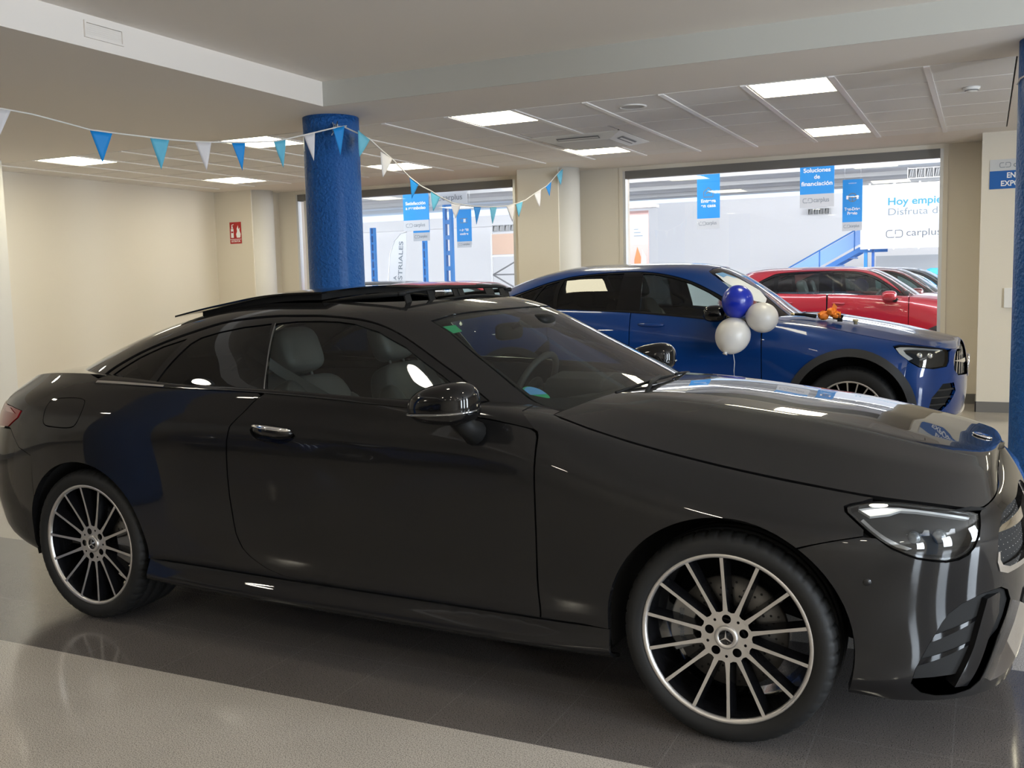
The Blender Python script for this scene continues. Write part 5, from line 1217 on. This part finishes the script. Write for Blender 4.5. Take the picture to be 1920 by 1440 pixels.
def suv(sp):
    B, D, ax, ar, aR = sp['B'], sp['D'], sp['axle'], sp['arch_z'], sp['arch_r']; P_ = sp['paint']; K = B.K-1; KD = D.K-1; rs = sp.get('res', .05)
    car = empty('car', sp['loc'], sp.get('rz', 0), sp['label'], 'car')
    xf, xr = ax
    def cut(p): return any((p[0]-x)**2+(p[2]-ar)**2 < (aR+.04)**2 for x in ax)
    shell('inner_skin', B, np.linspace(B.u0, B.u1, 100), np.linspace(.9, K-.1, 34), LINER, car, -.03, cut)
    box('underbody', (xr-.5, -.75, sp['sill']-.04), (xf+.5, .75, sp['sill']+.04), LINER, car)
    VSu = ncs(*sp['shut'])
    ue, xcn, zcx, zcz = sp['hood_u0'], sp['hood_xc'], sp['hood_zc'][0], sp['hood_zc'][1]
    fx, fz = ncs(*xcn), ncs(zcx, zcz)
    def hf(u, t):
        E = B(u, VSu(u)); xc = fx(u); zc = fz(xc)
        f = ncs([0, .1, .2, .3, .45, .6, .72, .85, 1], [0, .22, .45, .60, .74, .83, .91, .975, 1])(t)
        return np.stack([E[..., 0]+(xc-E[..., 0])*(1-(1-t)**1.6), E[..., 1]*(1-t), E[..., 2]+(zc-E[..., 2])*f], -1)
    H = Patch(hf, ue, B.u1)
    panel('hood', H, [(ue, .012), (B.u1, .012), (B.u1, 1), (ue, 1)], P_, car, 0, res=rs, sv=.74)
    vbelt = lambda x: float(np.interp(x, *sp['belt']))
    z0, x1, x2, x3 = sp['door']    # sill top z, front door front edge, B line, rear door rear edge
    g = .004
    for sd in (-1, 1):
        bz = lambda x: XZ(B, [(x, np.interp(x, *sp['beltz']))])[0]
        # front door, rear door
        topF = [bz(x) for x in np.linspace(x1-.01, x2+g, 7)]
        fd = XZ(B, [(x2+g, z0), (x1-g, z0), (x1-g, z0+.25), (x1-g, z0+.45)])+topF
        d = panel('door', B, fd, P_, car, sd, res=rs)
        hu, hv, hw = sp['handle']
        for q, par in ((hu, d),):
            hm = MB(); P0 = B(np.linspace(q-hw, q+hw, 11), np.full(11, hv)); P0[:, 1] = (P0[:, 1]+.018*np.sin(np.linspace(0, PI, 11)))*sd
            hm.tube(P0, [.006+.010*math.sin(PI*k/10)**.4 for k in range(11)], 10); hm.build('door_handle', sp.get('handle_mat', P_), par)
        aa = [p for p in arcpts(xr, ar, aR+.0, 0, 75, 12)]
        zt = [bz(x) for x in np.linspace(x2-g, x3, 6)]
        rd = XZ(B, [(x2-g, z0)])+zt+XZ(B, [(x3-.02, 1.0), (x3, .95)])+XZ(B, [(a, b) for a, b in aa[::-1] if b > z0 and a > x3])+XZ(B, [(xr+aR+.01, z0)])
        d2 = panel('door', B, rd, P_, car, sd, res=rs)
        hm = MB(); q = sp['handle2'][0]; P0 = B(np.linspace(q-hw, q+hw, 11), np.full(11, hv)); P0[:, 1] = (P0[:, 1]+.018*np.sin(np.linspace(0, PI, 11)))*sd
        hm.tube(P0, [.006+.010*math.sin(PI*k/10)**.4 for k in range(11)], 10); hm.build('door_handle', sp.get('handle_mat', P_), d2)
        # front fender with its black arch
        a_in = arcpts(xf, ar, aR, 180+math.degrees(math.asin((ar-z0)/aR)), sp['split_a'], 22)
        fe = XZ(B, [(x1+g, z0)])+XZ(B, a_in)+sp['fender_split']+[(u, float(VSu(u))-.03) for u in np.linspace(sp['fender_split'][-1][0]-.03, ue+.02, 8)]+[(ue, K-.4), (ue, K), (ue-.11, K), (ue-.08, K-.7)]+XZ(B, [(x1+g, np.interp(x1, *sp['beltz'])), (x1+g, z0+.45)])
        panel('front_fender', B, fe, P_, car, sd, res=rs, flange=.03)
        if sp.get('clad'):
            o_ = arcpts(xf, ar, aR+.055, 178, 2, 26); i_ = arcpts(xf, ar, aR-.004, 182, 0, 26)
            tail = [(xf+aR+.055, ar-.02), (xf+aR+.10, ar-.05), (xf+aR+.11, .29), (xf+aR-.005, .29)]
            panel('arch_cladding', B, XZ(B, o_+tail)+XZ(B, i_[::-1]), CLAD, car, sd, off=.012, flange=.02, res=.03)
            o2 = arcpts(xr, ar, aR+.055, 180, 0, 26); i2 = arcpts(xr, ar, aR-.004, 180, 0, 26); panel('arch_cladding', B, XZ(B, o2)+XZ(B, i2[::-1]), CLAD, car, sd, off=.012, flange=.02, res=.04)
        so = [(xr+aR-.02, .02), (0, .02), (xf-aR+.02, .02)]+XZ(B, [(xf-aR+.01, z0-g), (0, z0-g), (xr+aR-.01, z0-g)])
        panel('sill', B, so, CLAD if sp.get('clad') else P_, car, sd, res=rs)
        qa = arcpts(xr, ar, aR, 68, 180, 18)
        rq = [p for p in XZ(B, [(x3-.012, .95), (x3-.03, 1.0)])]+[bz(x) for x in np.linspace(x3-.01, sp['dlo_rear'], 4)]+[(sp['dlo_rear']-.05, K-.2), (sp['dlo_rear']-.05, K), (B.u0+.5, K), (B.u0+.5, 0.4*K), (xr-aR-.05, .42*K)]+XZ(B, [(a, b) for a, b in qa[::-1]])
        panel('rear_quarter', B, rq, P_, car, sd, res=rs)
        # greenhouse
        dlo = XZ(D, smooth(sp['dlo_top'], 3)); bot = [(u, max(.05, v)) for u, v in XZ(D, sp['dlo_bot'])]
        AE = XZ(D, smooth(sp['a_edge'], 3)); hd = sp['header']
        fr = [(AE[0][0]+.03, .05)]+AE+hd+[(D.u1, KD), (D.u0, KD), (D.u0, sp['rw_top']), (sp['rw_u'], sp['rw_top']-.3), (sp['rw_u']+.03, .05), (-.6, .05)]
        panel('roof_frame', D, fr, P_, car, sd, [dlo+bot], flange=.015, res=rs)
        gl = [XZ(D, q) for q, m in sp['panes']]
        wt = panel('window_surround', D, grow(dlo+bot, .004), GBLACK, car, sd, gl, off=-.006, res=.035)
        for (q, m), L in zip(sp['panes'], gl): panel('side_window', D, grow(L, .004), m, car, sd, off=-.010, flange=0, res=.05)
        tr = [bz(x) for x in np.linspace(x1-.02, sp['dlo_rear'], 14)]; panel('window_trim', B, tr+[(sp['dlo_rear'], K), (0, K), (ue-.1, K)], sp.get('trim_mat', GBLACK), car, sd, off=.003, res=.045)
        # lamps
        h = panel('headlight', B, grow(sp['hl'], -.003), GBLACK, car, sd, off=-.05, flange='rim', res=.025)
        c = np.array(sp['hl']).mean(0); ins = [tuple(c+(np.array(p)-c)*k) for p in sp['hl'] for k in (1,)]
        n = len(sp['hl']); strip = [tuple(np.array(p)*.93+c*.07) for p in sp['hl']]; s2 = [tuple(np.array(p)*.70+c*.30) for p in sp['hl']]; k0, k1 = sp['drl']
        idx = [(k0+i) % n for i in range((k1-k0) % n+1)]
        panel('daytime_strip', B, [strip[i] for i in idx]+[s2[i] for i in idx[::-1]], DRL, h, sd, off=-.018, flange=.02, res=.02)
        for k in (-.03, .035):
            p = B([c[0]+k], [c[1]-.1])[0]-B.normal([c[0]+k], [c[1]])[0]*.035; p[1] *= sd; m = MB(); m.ell(p, (.026,)*3, nu=16, nv=10); m.build('projector', CHROME, h)
        panel('lamp_lens', B, grow(sp['hl'], -.0025), LENS, h, sd, flange=0, res=.03)
        if 'tail' in sp: panel('taillight', B, sp['tail'], TAILG, car, sd, off=.006, res=.04)
        if 'intake' in sp:
            pk = panel('side_intake', B, sp['intake'], MBLACK, car, sd, off=-.05, flange='rim', res=.03)
            us_ = [p[0] for p in sp['intake']]; vs_ = [p[1] for p in sp['intake']]
            for k in range(1, 4):
                v = min(vs_)+(max(vs_)-min(vs_))*k/4; xs_ = [u for u in np.linspace(min(us_), max(us_), 60) if inpoly(np.array([[u, v]]), sp['intake'])[0]]
                if len(xs_) > 4: panel('intake_bar', B, [(xs_[0], v), (xs_[-1], v+.05), (xs_[-1], v+.17), (xs_[0], v+.12)], CLAD, pk, sd, off=-.012, flange=.02, res=.03)
        # wheels
        for x in ax: make_wheel(car, (x, sd*sp['track'], sp['wr']), sd, R=sp['wr'], RR=sp['rim'], n=sp.get('spokes', 10), rot=sp.get('wrot', 6), star=sp.get('star', True), front=x > 0)
        for x in ax: o = arch_liner(car, x, sd, aR+.015, sp['track']-.03); o.location.z = ar
        # mirror
        mx, my, mz = sp['mirror']; m = MB(); m.ell((mx, sd*my, mz), (.095, .10, .068), .7, .7, 24, 16); mo = m.build('mirror', sp.get('mirror_mat', P_), car, recalc=False)
        m = MB(); m.tube([(mx+.06, sd*(my-.06), mz-.05), (mx+.09, sd*(my-.13), mz-.075)], .035, 10); m.build('mirror_foot', MBLACK, mo)
        # seats
        if sp.get('seats', True):
            for (x, h) in sp['seat_x']: seat(car, x, sd*.38, sp['seat_z'], h, .33, .25, sp.get('seat_mat', LEATH))
    # centre pieces
    arc = XZ(B, arcpts(xf, ar, aR, sp['split_a']-1, -20, 12))
    holes = ([sp['intake']] if 'intake' in sp else [])
    fb = arc+[(xf+aR+.02, 0), (B.u1, 0), (B.u1, K), (B.u1-.3, K-.03), (B.u1-.42, float(VSu(B.u1-.42)))]+sp['bumper_hl']+sp['fender_split'][:1]
    bp = panel('front_bumper', B, fb, P_, car, 0, holes+[sp['grille']], flange=.02, res=rs)
    gr = panel('grille', B, grow(sp['grille'], -.003), MBLACK, car, 0, off=-.035, flange='rim', res=.04)
    gu = [p[0] for p in sp['grille']]; gv = [p[1] for p in sp['grille']]
    for k in range(9):
        u = min(gu)+.03+(max(gu)-min(gu)-.03)*k/9
        vv = [v for v in np.linspace(min(gv), max(gv), 40) if inpoly(np.array([[u, v]]), sp['grille'])[0]]
        if len(vv) > 3: panel('grille_bar', B, [(u-.006, vv[0]+.05), (u+.006, vv[0]+.05), (u+.006, vv[-1]-.05), (u-.006, vv[-1]-.05)], CHROME, gr, 0, off=-.015, flange=.01, res=.03)
    if sp.get('star', True):
        m = MB(); m.lathe([(0, .004), (.085, .004), (.092, .01), (.097, 0), (.092, -.004)], 40, 'x'); m.prism(star_poly(.088), .004, .014, 0, 'yz'); o = m.build('grille_badge', CHROME, gr); o.location = (sp['nose'], 0, sp['badge_z'])
        panel('grille_louvre', B, [(2.11, 5.4), (2.30, 5.55), (2.6, 5.6), (2.6, 5.2), (2.3, 5.1)], CHROME, gr, 0, off=-.004, flange=.02, res=.03)
        panel('skid_lip', B, [(1.93, .95), (2.08, 1.0), (2.2, 1.3), (2.6, 1.4), (2.6, 1.0), (2.2, .8), (1.93, .6)], CHROME, bp, 0, off=.012, flange=.02, res=.03)
    panel('rear_bumper', B, XZ(B, arcpts(xr, ar, aR, 180, 200, 6))[::-1]+[(xr-aR-.05, .42*K-.03), (B.u0+.5, .4*K-.03), (B.u0, .4*K-.03), (B.u0, 0), (xr-aR-.02, 0)], P_, car, 0, res=rs)
    panel('tailgate', B, [(B.u0+.49, .4*K), (B.u0+.49, K), (B.u0, K), (B.u0, .4*K)], P_, car, 0, res=rs)
    wsg = panel('windshield', D, [(AE[0][0]+.05, .05)]+[(a+.010, b) for a, b in AE]+[(a, b-.05) for a, b in hd]+[(D.u1, .05)], GLASSW, car, 0, off=-.004, flange=0, res=.06)
    panel('rear_window', D, [(sp['rw_u']-.01, .05), (sp['rw_u']-.03, sp['rw_top']-.33), (D.u0, sp['rw_top']-.03), (D.u0, .05)], GLASSD, car, 0, off=-.004, flange=0, res=.06)
    if 'ws_sticker' in sp:
        s = panel('windshield_sticker', D, sp['ws_sticker'], mat('sticker_white', (.62, .66, .72), .5), wsg, -1, off=.003, flange=0, res=.03)
        panel('sticker_blue_border', D, sp['ws_border'], BLUES, s, -1, off=.005, flange=0, res=.03)
    box('cabin_floor', (xr, -.75, sp['sill']+.08), (xf-.5, .75, sp['sill']+.12), CABIN, car)
    m = MB(); z = sp['dash_z']; x = sp['dash_x']; m.prism([(x, z-.3), (x, z-.1), (x+.08, z-.02), (x+.3, z+.01), (x+.6, z), (x+.6, z-.3)], -.72, .72); m.build('dashboard', CABIN, car, .02)
    m = MB(); R_ = Matrix.Rotation(-1.1, 3, 'Y'); c0 = Vector((x-.10, .37, z-.03)); m.tube([c0+R_ @ Vector((.18*math.cos(t), .18*math.sin(t), 0)) for t in np.linspace(0, 2*PI, 33)[:-1]], .015, 8, closed=True); m.tube([c0+R_ @ Vector((0, -.17, 0)), c0+R_ @ Vector((0, .17, 0))], .02, 8); m.tube([c0, c0+R_ @ Vector((0, 0, -.2))], .03, 8); m.build('steering_wheel', CABIN, car)
    if 'rails' in sp:
        for s in (-1, 1):
            m = MB(); q = [(x, s*sp['rails'][1], zz) for x, zz in sp['rails'][0]]; m.tube(q, .018, 8); m.build('roof_rail', sp['rails'][2], car)
    return car
BLUEP = mat('brilliant_blue_paint', (.0012, .033, .17), .35, .1, coat=1.0, coat_r=.015, spec=.15, coat_ior=1.42)
GRIg = [(2.6, 7.6), (2.298, 7.62), (2.13, 7.3), (2.106, 6.2), (2.106, 5.4), (2.125, 4.5), (2.181, 4.05), (2.297, 4.03), (2.45, 4.0), (2.6, 4.0)]
GRIg = [(min(a, 2.58), b) for a, b in GRIg]
HLg = [(1.707, 6.618), (1.735, 6.927), (1.813, 7.25), (1.89, 7.45), (1.97, 7.50), (2.007, 7.25), (2.037, 6.6), (2.054, 5.349), (2.041, 4.878), (1.945, 4.681), (1.858, 4.807), (1.792, 5.301), (1.735, 5.922)]
blue = suv(dict(B=GBS, D=GDS, axle=(1.4365, -1.4365), arch_z=.395, arch_r=.435, sill=.30, paint=BLUEP, loc=(-.268, 5.04, 0), label='shiny blue coupe-style SUV with balloons on its mirror, parked behind the dark coupe',
    shut=([.66, .8, 1.1, 1.44, 1.6, 1.74, 1.85, 1.97, 2.03, 2.1, 2.2, 2.35, 2.6], [7.8, 7.8, 7.75, 7.85, 7.8, 7.7, 7.66, 7.62, 7.45, 7.5, 7.8, 8, 8]), hood_u0=.80,
    hood_xc=([.8, 1.1, 1.4, 1.8, 2.05, 2.3, 2.6], [.97, 1.22, 1.48, 1.90, 2.11, 2.175, 2.19]), hood_zc=([.9, 1.12, 1.48, 1.82, 2.04, 2.14, 2.19], [1.14, 1.14, 1.088, 1.02, .963, .94, .93]),
    belt=([-2, 1], [7.2, 6.8]), beltz=([-1.75, -1.1, -.89, -.353, -.165, .179, .336, .60, .80], [1.225, 1.213, 1.208, 1.178, 1.163, 1.133, 1.114, 1.085, 1.06]), door=(.43, .767, -.345, -1.08),
    handle=(-.155, 6.12, .115), handle2=(-1.0, 6.12, .11), handle_mat=BLUEP, split_a=40, fender_split=[(1.74, 4.25), (1.80, 5.20), (1.735, 5.90), (1.70, 6.62), (1.735, 6.98), (1.813, 7.32)], clad=True, dlo_rear=-1.70,
    dlo_top=[(-1.80, 1.245), (-1.70, 1.285), (-1.6, 1.325), (-1.42, 1.383), (-1.22, 1.445), (-1.06, 1.483), (-.96, 1.503), (-.705, 1.527), (-.42, 1.535), (-.22, 1.521), (-.042, 1.488), (.13, 1.434), (.30, 1.352), (.40, 1.294), (.50, 1.21), (.57, 1.12)],
    dlo_bot=[(.58, 1.09), (.3, 1.09), (-.2, 1.12), (-.8, 1.15), (-1.4, 1.18), (-1.75, 1.20)], a_edge=[(.73, 1.08), (.645, 1.155), (.55, 1.255), (.44, 1.355), (.33, 1.44), (.215, 1.517)], header=[(.45, 5.75), (.62, 6.0), (.9, 6.05)],
    rw_top=5.8, rw_u=-1.75, panes=[([(-1.66, 1.20), (-1.66, 1.285), (-1.50, 1.34), (-1.24, 1.425), (-1.33, 1.27), (-1.36, 1.20)], GLASSD), ([(-1.31, 1.19), (-1.30, 1.27), (-1.205, 1.43), (-1.08, 1.462), (-1.07, 1.19)], GLASSD),
        ([(-1.03, 1.17), (-1.035, 1.47), (-.95, 1.492), (-.7, 1.515), (-.485, 1.52), (-.49, 1.15)], GLASSD), ([(-.265, 1.12), (-.31, 1.512), (-.21, 1.506), (-.05, 1.472), (.12, 1.42), (.28, 1.342), (.38, 1.28), (.44, 1.22), (.46, 1.08)], GLASSF)],
    hl=HLg, drl=(11, 5), intake=[(1.925, 1.57), (1.944, 2.686), (2.022, 3.559), (2.127, 3.591), (2.15, 3.047), (2.088, 2.212), (2.011, 1.532)], bumper_hl=[(2.06, 7.35)]+grow(HLg, .006)[6:12]+[(1.80, 5.16)],
    grille=GRIg, nose=2.262, badge_z=.70, track=.905, wr=.369, rim=.268, spokes=20, wrot=3, mirror=(.42, 1.03, 1.172), mirror_mat=GBLACK, seat_x=[(-.42, .66), (-1.25, .60)], seat_z=.62, dash_z=1.06, dash_x=.35, seat_mat=LEATH,
    ws_sticker=[(.339, 4.792), (.453, 4.963), (.562, 4.139), (.634, 2.824), (.564, 2.042), (.483, 1.683), (.40, 1.9), (.36, 3.195), (.33, 3.8)], ws_border=[(.345, 4.80), (.453, 4.94), (.545, 4.2), (.50, 4.25), (.44, 4.5), (.37, 4.3)]))
# balloons tied to its mirror
def balloon(x, y, z, r, m, label, tilt):
    t = empty('balloon', (x, y, z), 0, label, 'balloon', None)
    prof = [(0, r*1.02)]+[(r*math.sin(a)*(1 if a < PI/2 else 1-.06*math.cos(a)**2), r*1.02*math.cos(a) if a < PI/2 else r*1.16*math.cos(a)) for a in np.linspace(.1, PI*.965, 22)]+[(.012, -r*1.18), (.020, -r*1.27), (0, -r*1.27)]
    o = MB().lathe(prof, 36).build('skin', m, t); t.rotation_euler = tilt
    return t
BALB = mat('balloon_blue', (.003, .02, .36), .28, coat=.3); BALW = mat('balloon_white', (.63, .61, .585), .38, coat=.2)
ox, oy = -.268, 5.04
balloon(ox+.619, oy-1.13, 1.275, .122, BALB, 'round blue balloon at the mirror of the blue SUV', (-.15, .25, 0))
balloon(ox+.817, oy-1.14, 1.142, .118, BALW, 'white balloon right of the blue balloon, against the SUV fender', (.1, 1.9, 0))
balloon(ox+.592, oy-1.17, 1.008, .137, BALW, 'larger white balloon hanging below the blue balloon', (-.5, .3, 0))
m = MB(); m.tube([(ox+.59, oy-1.15, .86), (ox+.595, oy-1.13, .79), (ox+.588, oy-1.12, .72), (ox+.592, oy-1.12, .66)], .003, 5); o = m.build('balloon_ribbon', STR); tag(o, 'thin white ribbon hanging below the larger white balloon', 'ribbon')
# odds and ends on its bonnet
ORG = mat('orange_foil', (.85, .22, .015), .5)
def hoodz(x, y): return 1.155-.19*(x-1.0)+.0-(.05*(abs(y)/.6)**2)
hx, hy = ox, oy
t = empty('orange_wrapper', (hx+1.245, hy-.58, 1.107), 0, 'crumpled orange wrapper standing on the bonnet of the blue SUV', 'wrapper')
random.seed(9)
for k, (dx, dz, r) in enumerate([(-.05, .03, .045), (.01, .055, .04), (.05, .03, .04)]):
    m = MB(); m.ell((dx, 0, dz), (r, .035, r*.75), nu=12, nv=8)
    m.v = [tuple(c+random.uniform(-.009, .009) for c in p) for p in m.v]; m.build('crumple', ORG, t)
m = MB(); m.add([(.0, -.01, .05), (.03, -.012, .13), (.055, .0, .10), (.045, .012, .045)], [(0, 1, 2, 3)]); m.build('corner', ORG, t)
t = empty('hand_torch', (hx+1.07, hy-.60, 1.128), 0, 'short black rod lying on the bonnet left of the orange wrapper', 'tool')
m = MB(); m.tube([(-.10, 0, .018), (-.02, 0, .015), (.07, 0, .0)], [.010, .014, .016], 10); m.build('rod', MBLACK, t); m = MB(); m.tube([(-.13, 0, .020), (-.10, 0, .018)], .011, 10); m.build('tip', mat('brass_tip', (.55, .42, .22), .35, .8), t)
t = empty('clamp', (hx+1.325, hy-.60, 1.085), 0, 'small black clamp beside the orange wrapper on the bonnet', 'clamp')
m = MB(); m.box((-.02, -.012, 0), (.02, .012, .03)); m.box((-.025, -.01, .03), (-.005, .01, .065)); m.box((.008, -.01, .03), (.026, .01, .055)); m.build('jaws', MBLACK, t, .003)
t = empty('bottle_cap', (hx+1.445, hy-.60, 1.063), 0, 'small tan cap standing alone on the bonnet of the blue SUV', 'cap')
MB().lathe([(0, 0), (.014, 0), (.014, .02), (.022, .022), (.022, .04), (0, .04)], 18).build('cap', mat('cap_tan', (.45, .38, .22), .5), t)

# ------------------------------------------------------------------ the row in the hall
rus = [-2.2, -1.6, -1.28, -.8, -.3, .3, .8, 1.28, 1.65, 2.25]
RZ = [[.34, .28, .26, .25, .25, .25, .25, .25, .25, .24], [.50, .46, .44, .42, .42, .42, .42, .43, .44, .42], [.70, .68, .66, .64, .63, .62, .62, .62, .62, .58], [.88, .88, .87, .86, .85, .84, .83, .79, .74, .70],
      [1.03, 1.05, 1.06, 1.05, 1.04, 1.02, 1.0, .94, .87, .82], [1.15, 1.17, 1.18, 1.175, 1.165, 1.15, 1.115, 1.05, .965, .93], [1.22, 1.24, 1.24, 1.215, 1.20, 1.18, 1.16, 1.085, 1.0, .98]]
RW = [[.76, .80, .81, .81, .80, .80, .81, .81, .82, .82], [.82, .86, .875, .872, .865, .865, .87, .875, .87, .85], [.84, .875, .89, .885, .88, .88, .885, .89, .88, .86], [.84, .875, .89, .888, .885, .885, .885, .88, .87, .84],
      [.82, .86, .875, .88, .88, .88, .875, .86, .845, .81], [.77, .815, .84, .855, .855, .85, .83, .79, .77, .74], [.72, .77, .80, .82, .825, .80, .69, .72, .71, .68]]
RBS = Hoop(rus, RZ, RW, [1.98, 2.03, 2.05, 2.05, 2.04, 2.02, 1.98], [3, 3, 3, 3, 3.4, 4.5, 6], [-1.86, -1.92, -1.93, -1.93, -1.91, -1.88, -1.82], [3.2]*7, 1.25, 1.0, -1.25, .95)
RG = [(1.11, .835, .96, 2.8, -1.80, 3.4), (1.20, .805, .86, 2.75, -1.76, 3.4), (1.30, .755, .72, 2.7, -1.70, 3.4), (1.40, .70, .57, 2.7, -1.62, 3.4), (1.48, .64, .43, 2.7, -1.54, 3.3), (1.53, .57, .31, 2.6, -1.46, 3.2), (1.56, .46, .17, 2.5, -1.32, 3), (1.578, .30, 0, 2.4, -1.12, 2.8), (1.588, 0, -.19, 2, -.71, 2)]
RT = list(zip(*RG)); RDS = Hoop([-1.9, -.7, -.2, .95], RT[0], RT[1], RT[2], RT[3], RT[4], RT[5], -.2, 1.1, -.7, 1.1)
REDP = mat('red_paint', (.34, .006, .018), .3, .15, coat=1.0, coat_r=.03)
HLr = [(1.52, 4.35), (1.56, 4.75), (1.70, 4.9), (1.84, 4.85), (1.90, 4.5), (1.88, 3.9), (1.75, 3.75), (1.60, 4.0)]
GRr = [(1.98, 4.6), (2.22, 4.7), (2.22, 3.2), (2.05, 3.2), (1.96, 3.6)]
LGL = glass('pale_car_glass', (.62, .72, .70), .05)
rspec = dict(B=RBS, D=RDS, axle=(1.283, -1.283), arch_z=.36, arch_r=.375, sill=.28, paint=REDP, loc=(.395, 11.2, 0), label='bright red crossover parked in the hall behind the right window, nearest of the row', res=.07,
    shut=([.70, .8, 1.1, 1.28, 1.45, 1.6, 1.75, 1.9, 2.05, 2.25], [5.8, 5.7, 5.65, 5.65, 5.5, 5.2, 5.05, 5.1, 5.7, 6]), hood_u0=.80, hood_xc=([.8, 1.1, 1.4, 1.6, 1.8, 2.0, 2.25], [.97, 1.2, 1.47, 1.70, 1.87, 1.96, 1.98]), hood_zc=([.9, 1.2, 1.5, 1.75, 1.9, 1.98], [1.19, 1.165, 1.12, 1.06, 1.01, .98]),
    belt=([-2, 1], [5, 5]), beltz=([-1.35, -.95, -.4, .1, .5, .8, 1.0], [1.255, 1.22, 1.205, 1.19, 1.175, 1.155, 1.13]), door=(.40, .80, -.25, -.93), handle=(-.10, 4.25, .085), handle2=(-.80, 4.3, .08),
    split_a=45, fender_split=[(1.55, 3.4), (1.58, 3.9), (1.50, 4.33), (1.53, 4.78), (1.60, 4.95)], clad=True, dlo_rear=-1.28,
    dlo_top=[(-1.36, 1.30), (-1.22, 1.39), (-1.05, 1.475), (-.95, 1.505), (-.65, 1.525), (-.35, 1.528), (-.1, 1.523), (.15, 1.503), (.35, 1.435), (.50, 1.34), (.64, 1.24), (.71, 1.18)],
    dlo_bot=[(.70, 1.13), (.2, 1.14), (-.5, 1.16), (-1.30, 1.20)], a_edge=[(.74, 1.13), (.66, 1.23), (.56, 1.32), (.46, 1.40), (.33, 1.475), (.24, 1.515)], header=[(.4, 5.2), (.6, 5.4), (.9, 5.45)],
    rw_top=4.6, rw_u=-1.36, panes=[([(-1.30, 1.20), (-1.28, 1.31), (-1.16, 1.39), (-1.0, 1.46), (-.98, 1.18)], GLASSD), ([(-.93, 1.17), (-.94, 1.485), (-.65, 1.507), (-.38, 1.51), (-.37, 1.16)], LGL), ([(-.19, 1.16), (-.21, 1.51), (-.08, 1.505), (.13, 1.485), (.32, 1.42), (.46, 1.335), (.55, 1.26), (.57, 1.14)], LGL)],
    hl=HLr, drl=(0, 4), bumper_hl=grow(HLr, .006)[4:8][::1]+[(1.57, 3.9)], grille=GRr, nose=2.05, badge_z=.7, track=.855, wr=.325, rim=.235, spokes=10, star=False, tail=[(-1.50, 4.2), (-1.46, 4.9), (-1.6, 5.15), (-1.95, 5.1), (-1.95, 4.3)], mirror=(.56, .93, 1.17), mirror_mat=REDP,
    seat_x=[(-.42, .60), (-1.05, .52)], seat_z=.58, trim_mat=MBLACK, dash_z=1.10, dash_x=.35)
red = suv(rspec)
def dup(o, loc, label, swap, rz=None):
    """a copy of a whole car, painted differently; meshes that change paint get their own data"""
    def cp(a, par):
        c = a.copy(); COL.objects.link(c)
        if a.type == 'MESH' and any(m in swap for m in a.data.materials):
            c.data = a.data.copy()
            for i, m in enumerate(c.data.materials):
                if m in swap: c.data.materials[i] = swap[m]
        c.parent = par
        for ch in list(a.children): cp(ch, c)
        return c
    c = cp(o, None); c.location = loc; c['label'] = label
    if rz is not None: c.rotation_euler = (0, 0, rz)
    return c
MAR = mat('maroon_paint', (.13, .012, .012), .3, .2, coat=1); BLKP = mat('black_paint', (.008, .008, .009), .3, coat=1); SILV = mat('silver_paint', (.55, .56, .58), .3, .5, coat=1)
dup(red, (.60, 13.6, 0), 'dark red crossover, second in the hall row behind the bright red one', {REDP: MAR})
dup(red, (.80, 15.8, 0), 'black crossover, third in the hall row, its roof above the dark red one', {REDP: BLKP})
bl = dup(red, (-7.6, 12.05, 0), 'black car whose roof just shows right of the blue column', {REDP: BLKP})
r2 = dup(red, (-5.0, 9.75, 0), 'red car whose roof just shows over the open sunroof, beside the thick lattice post', {REDP: REDP})
for x in (bl,): x.scale = (1, 1, .975)
r2.scale = (1, 1, .95)
dup(blue, (-4.5, -6.9, 0), 'blue SUV parked behind the viewer, nose towards the dark coupe', {}, PI/2)
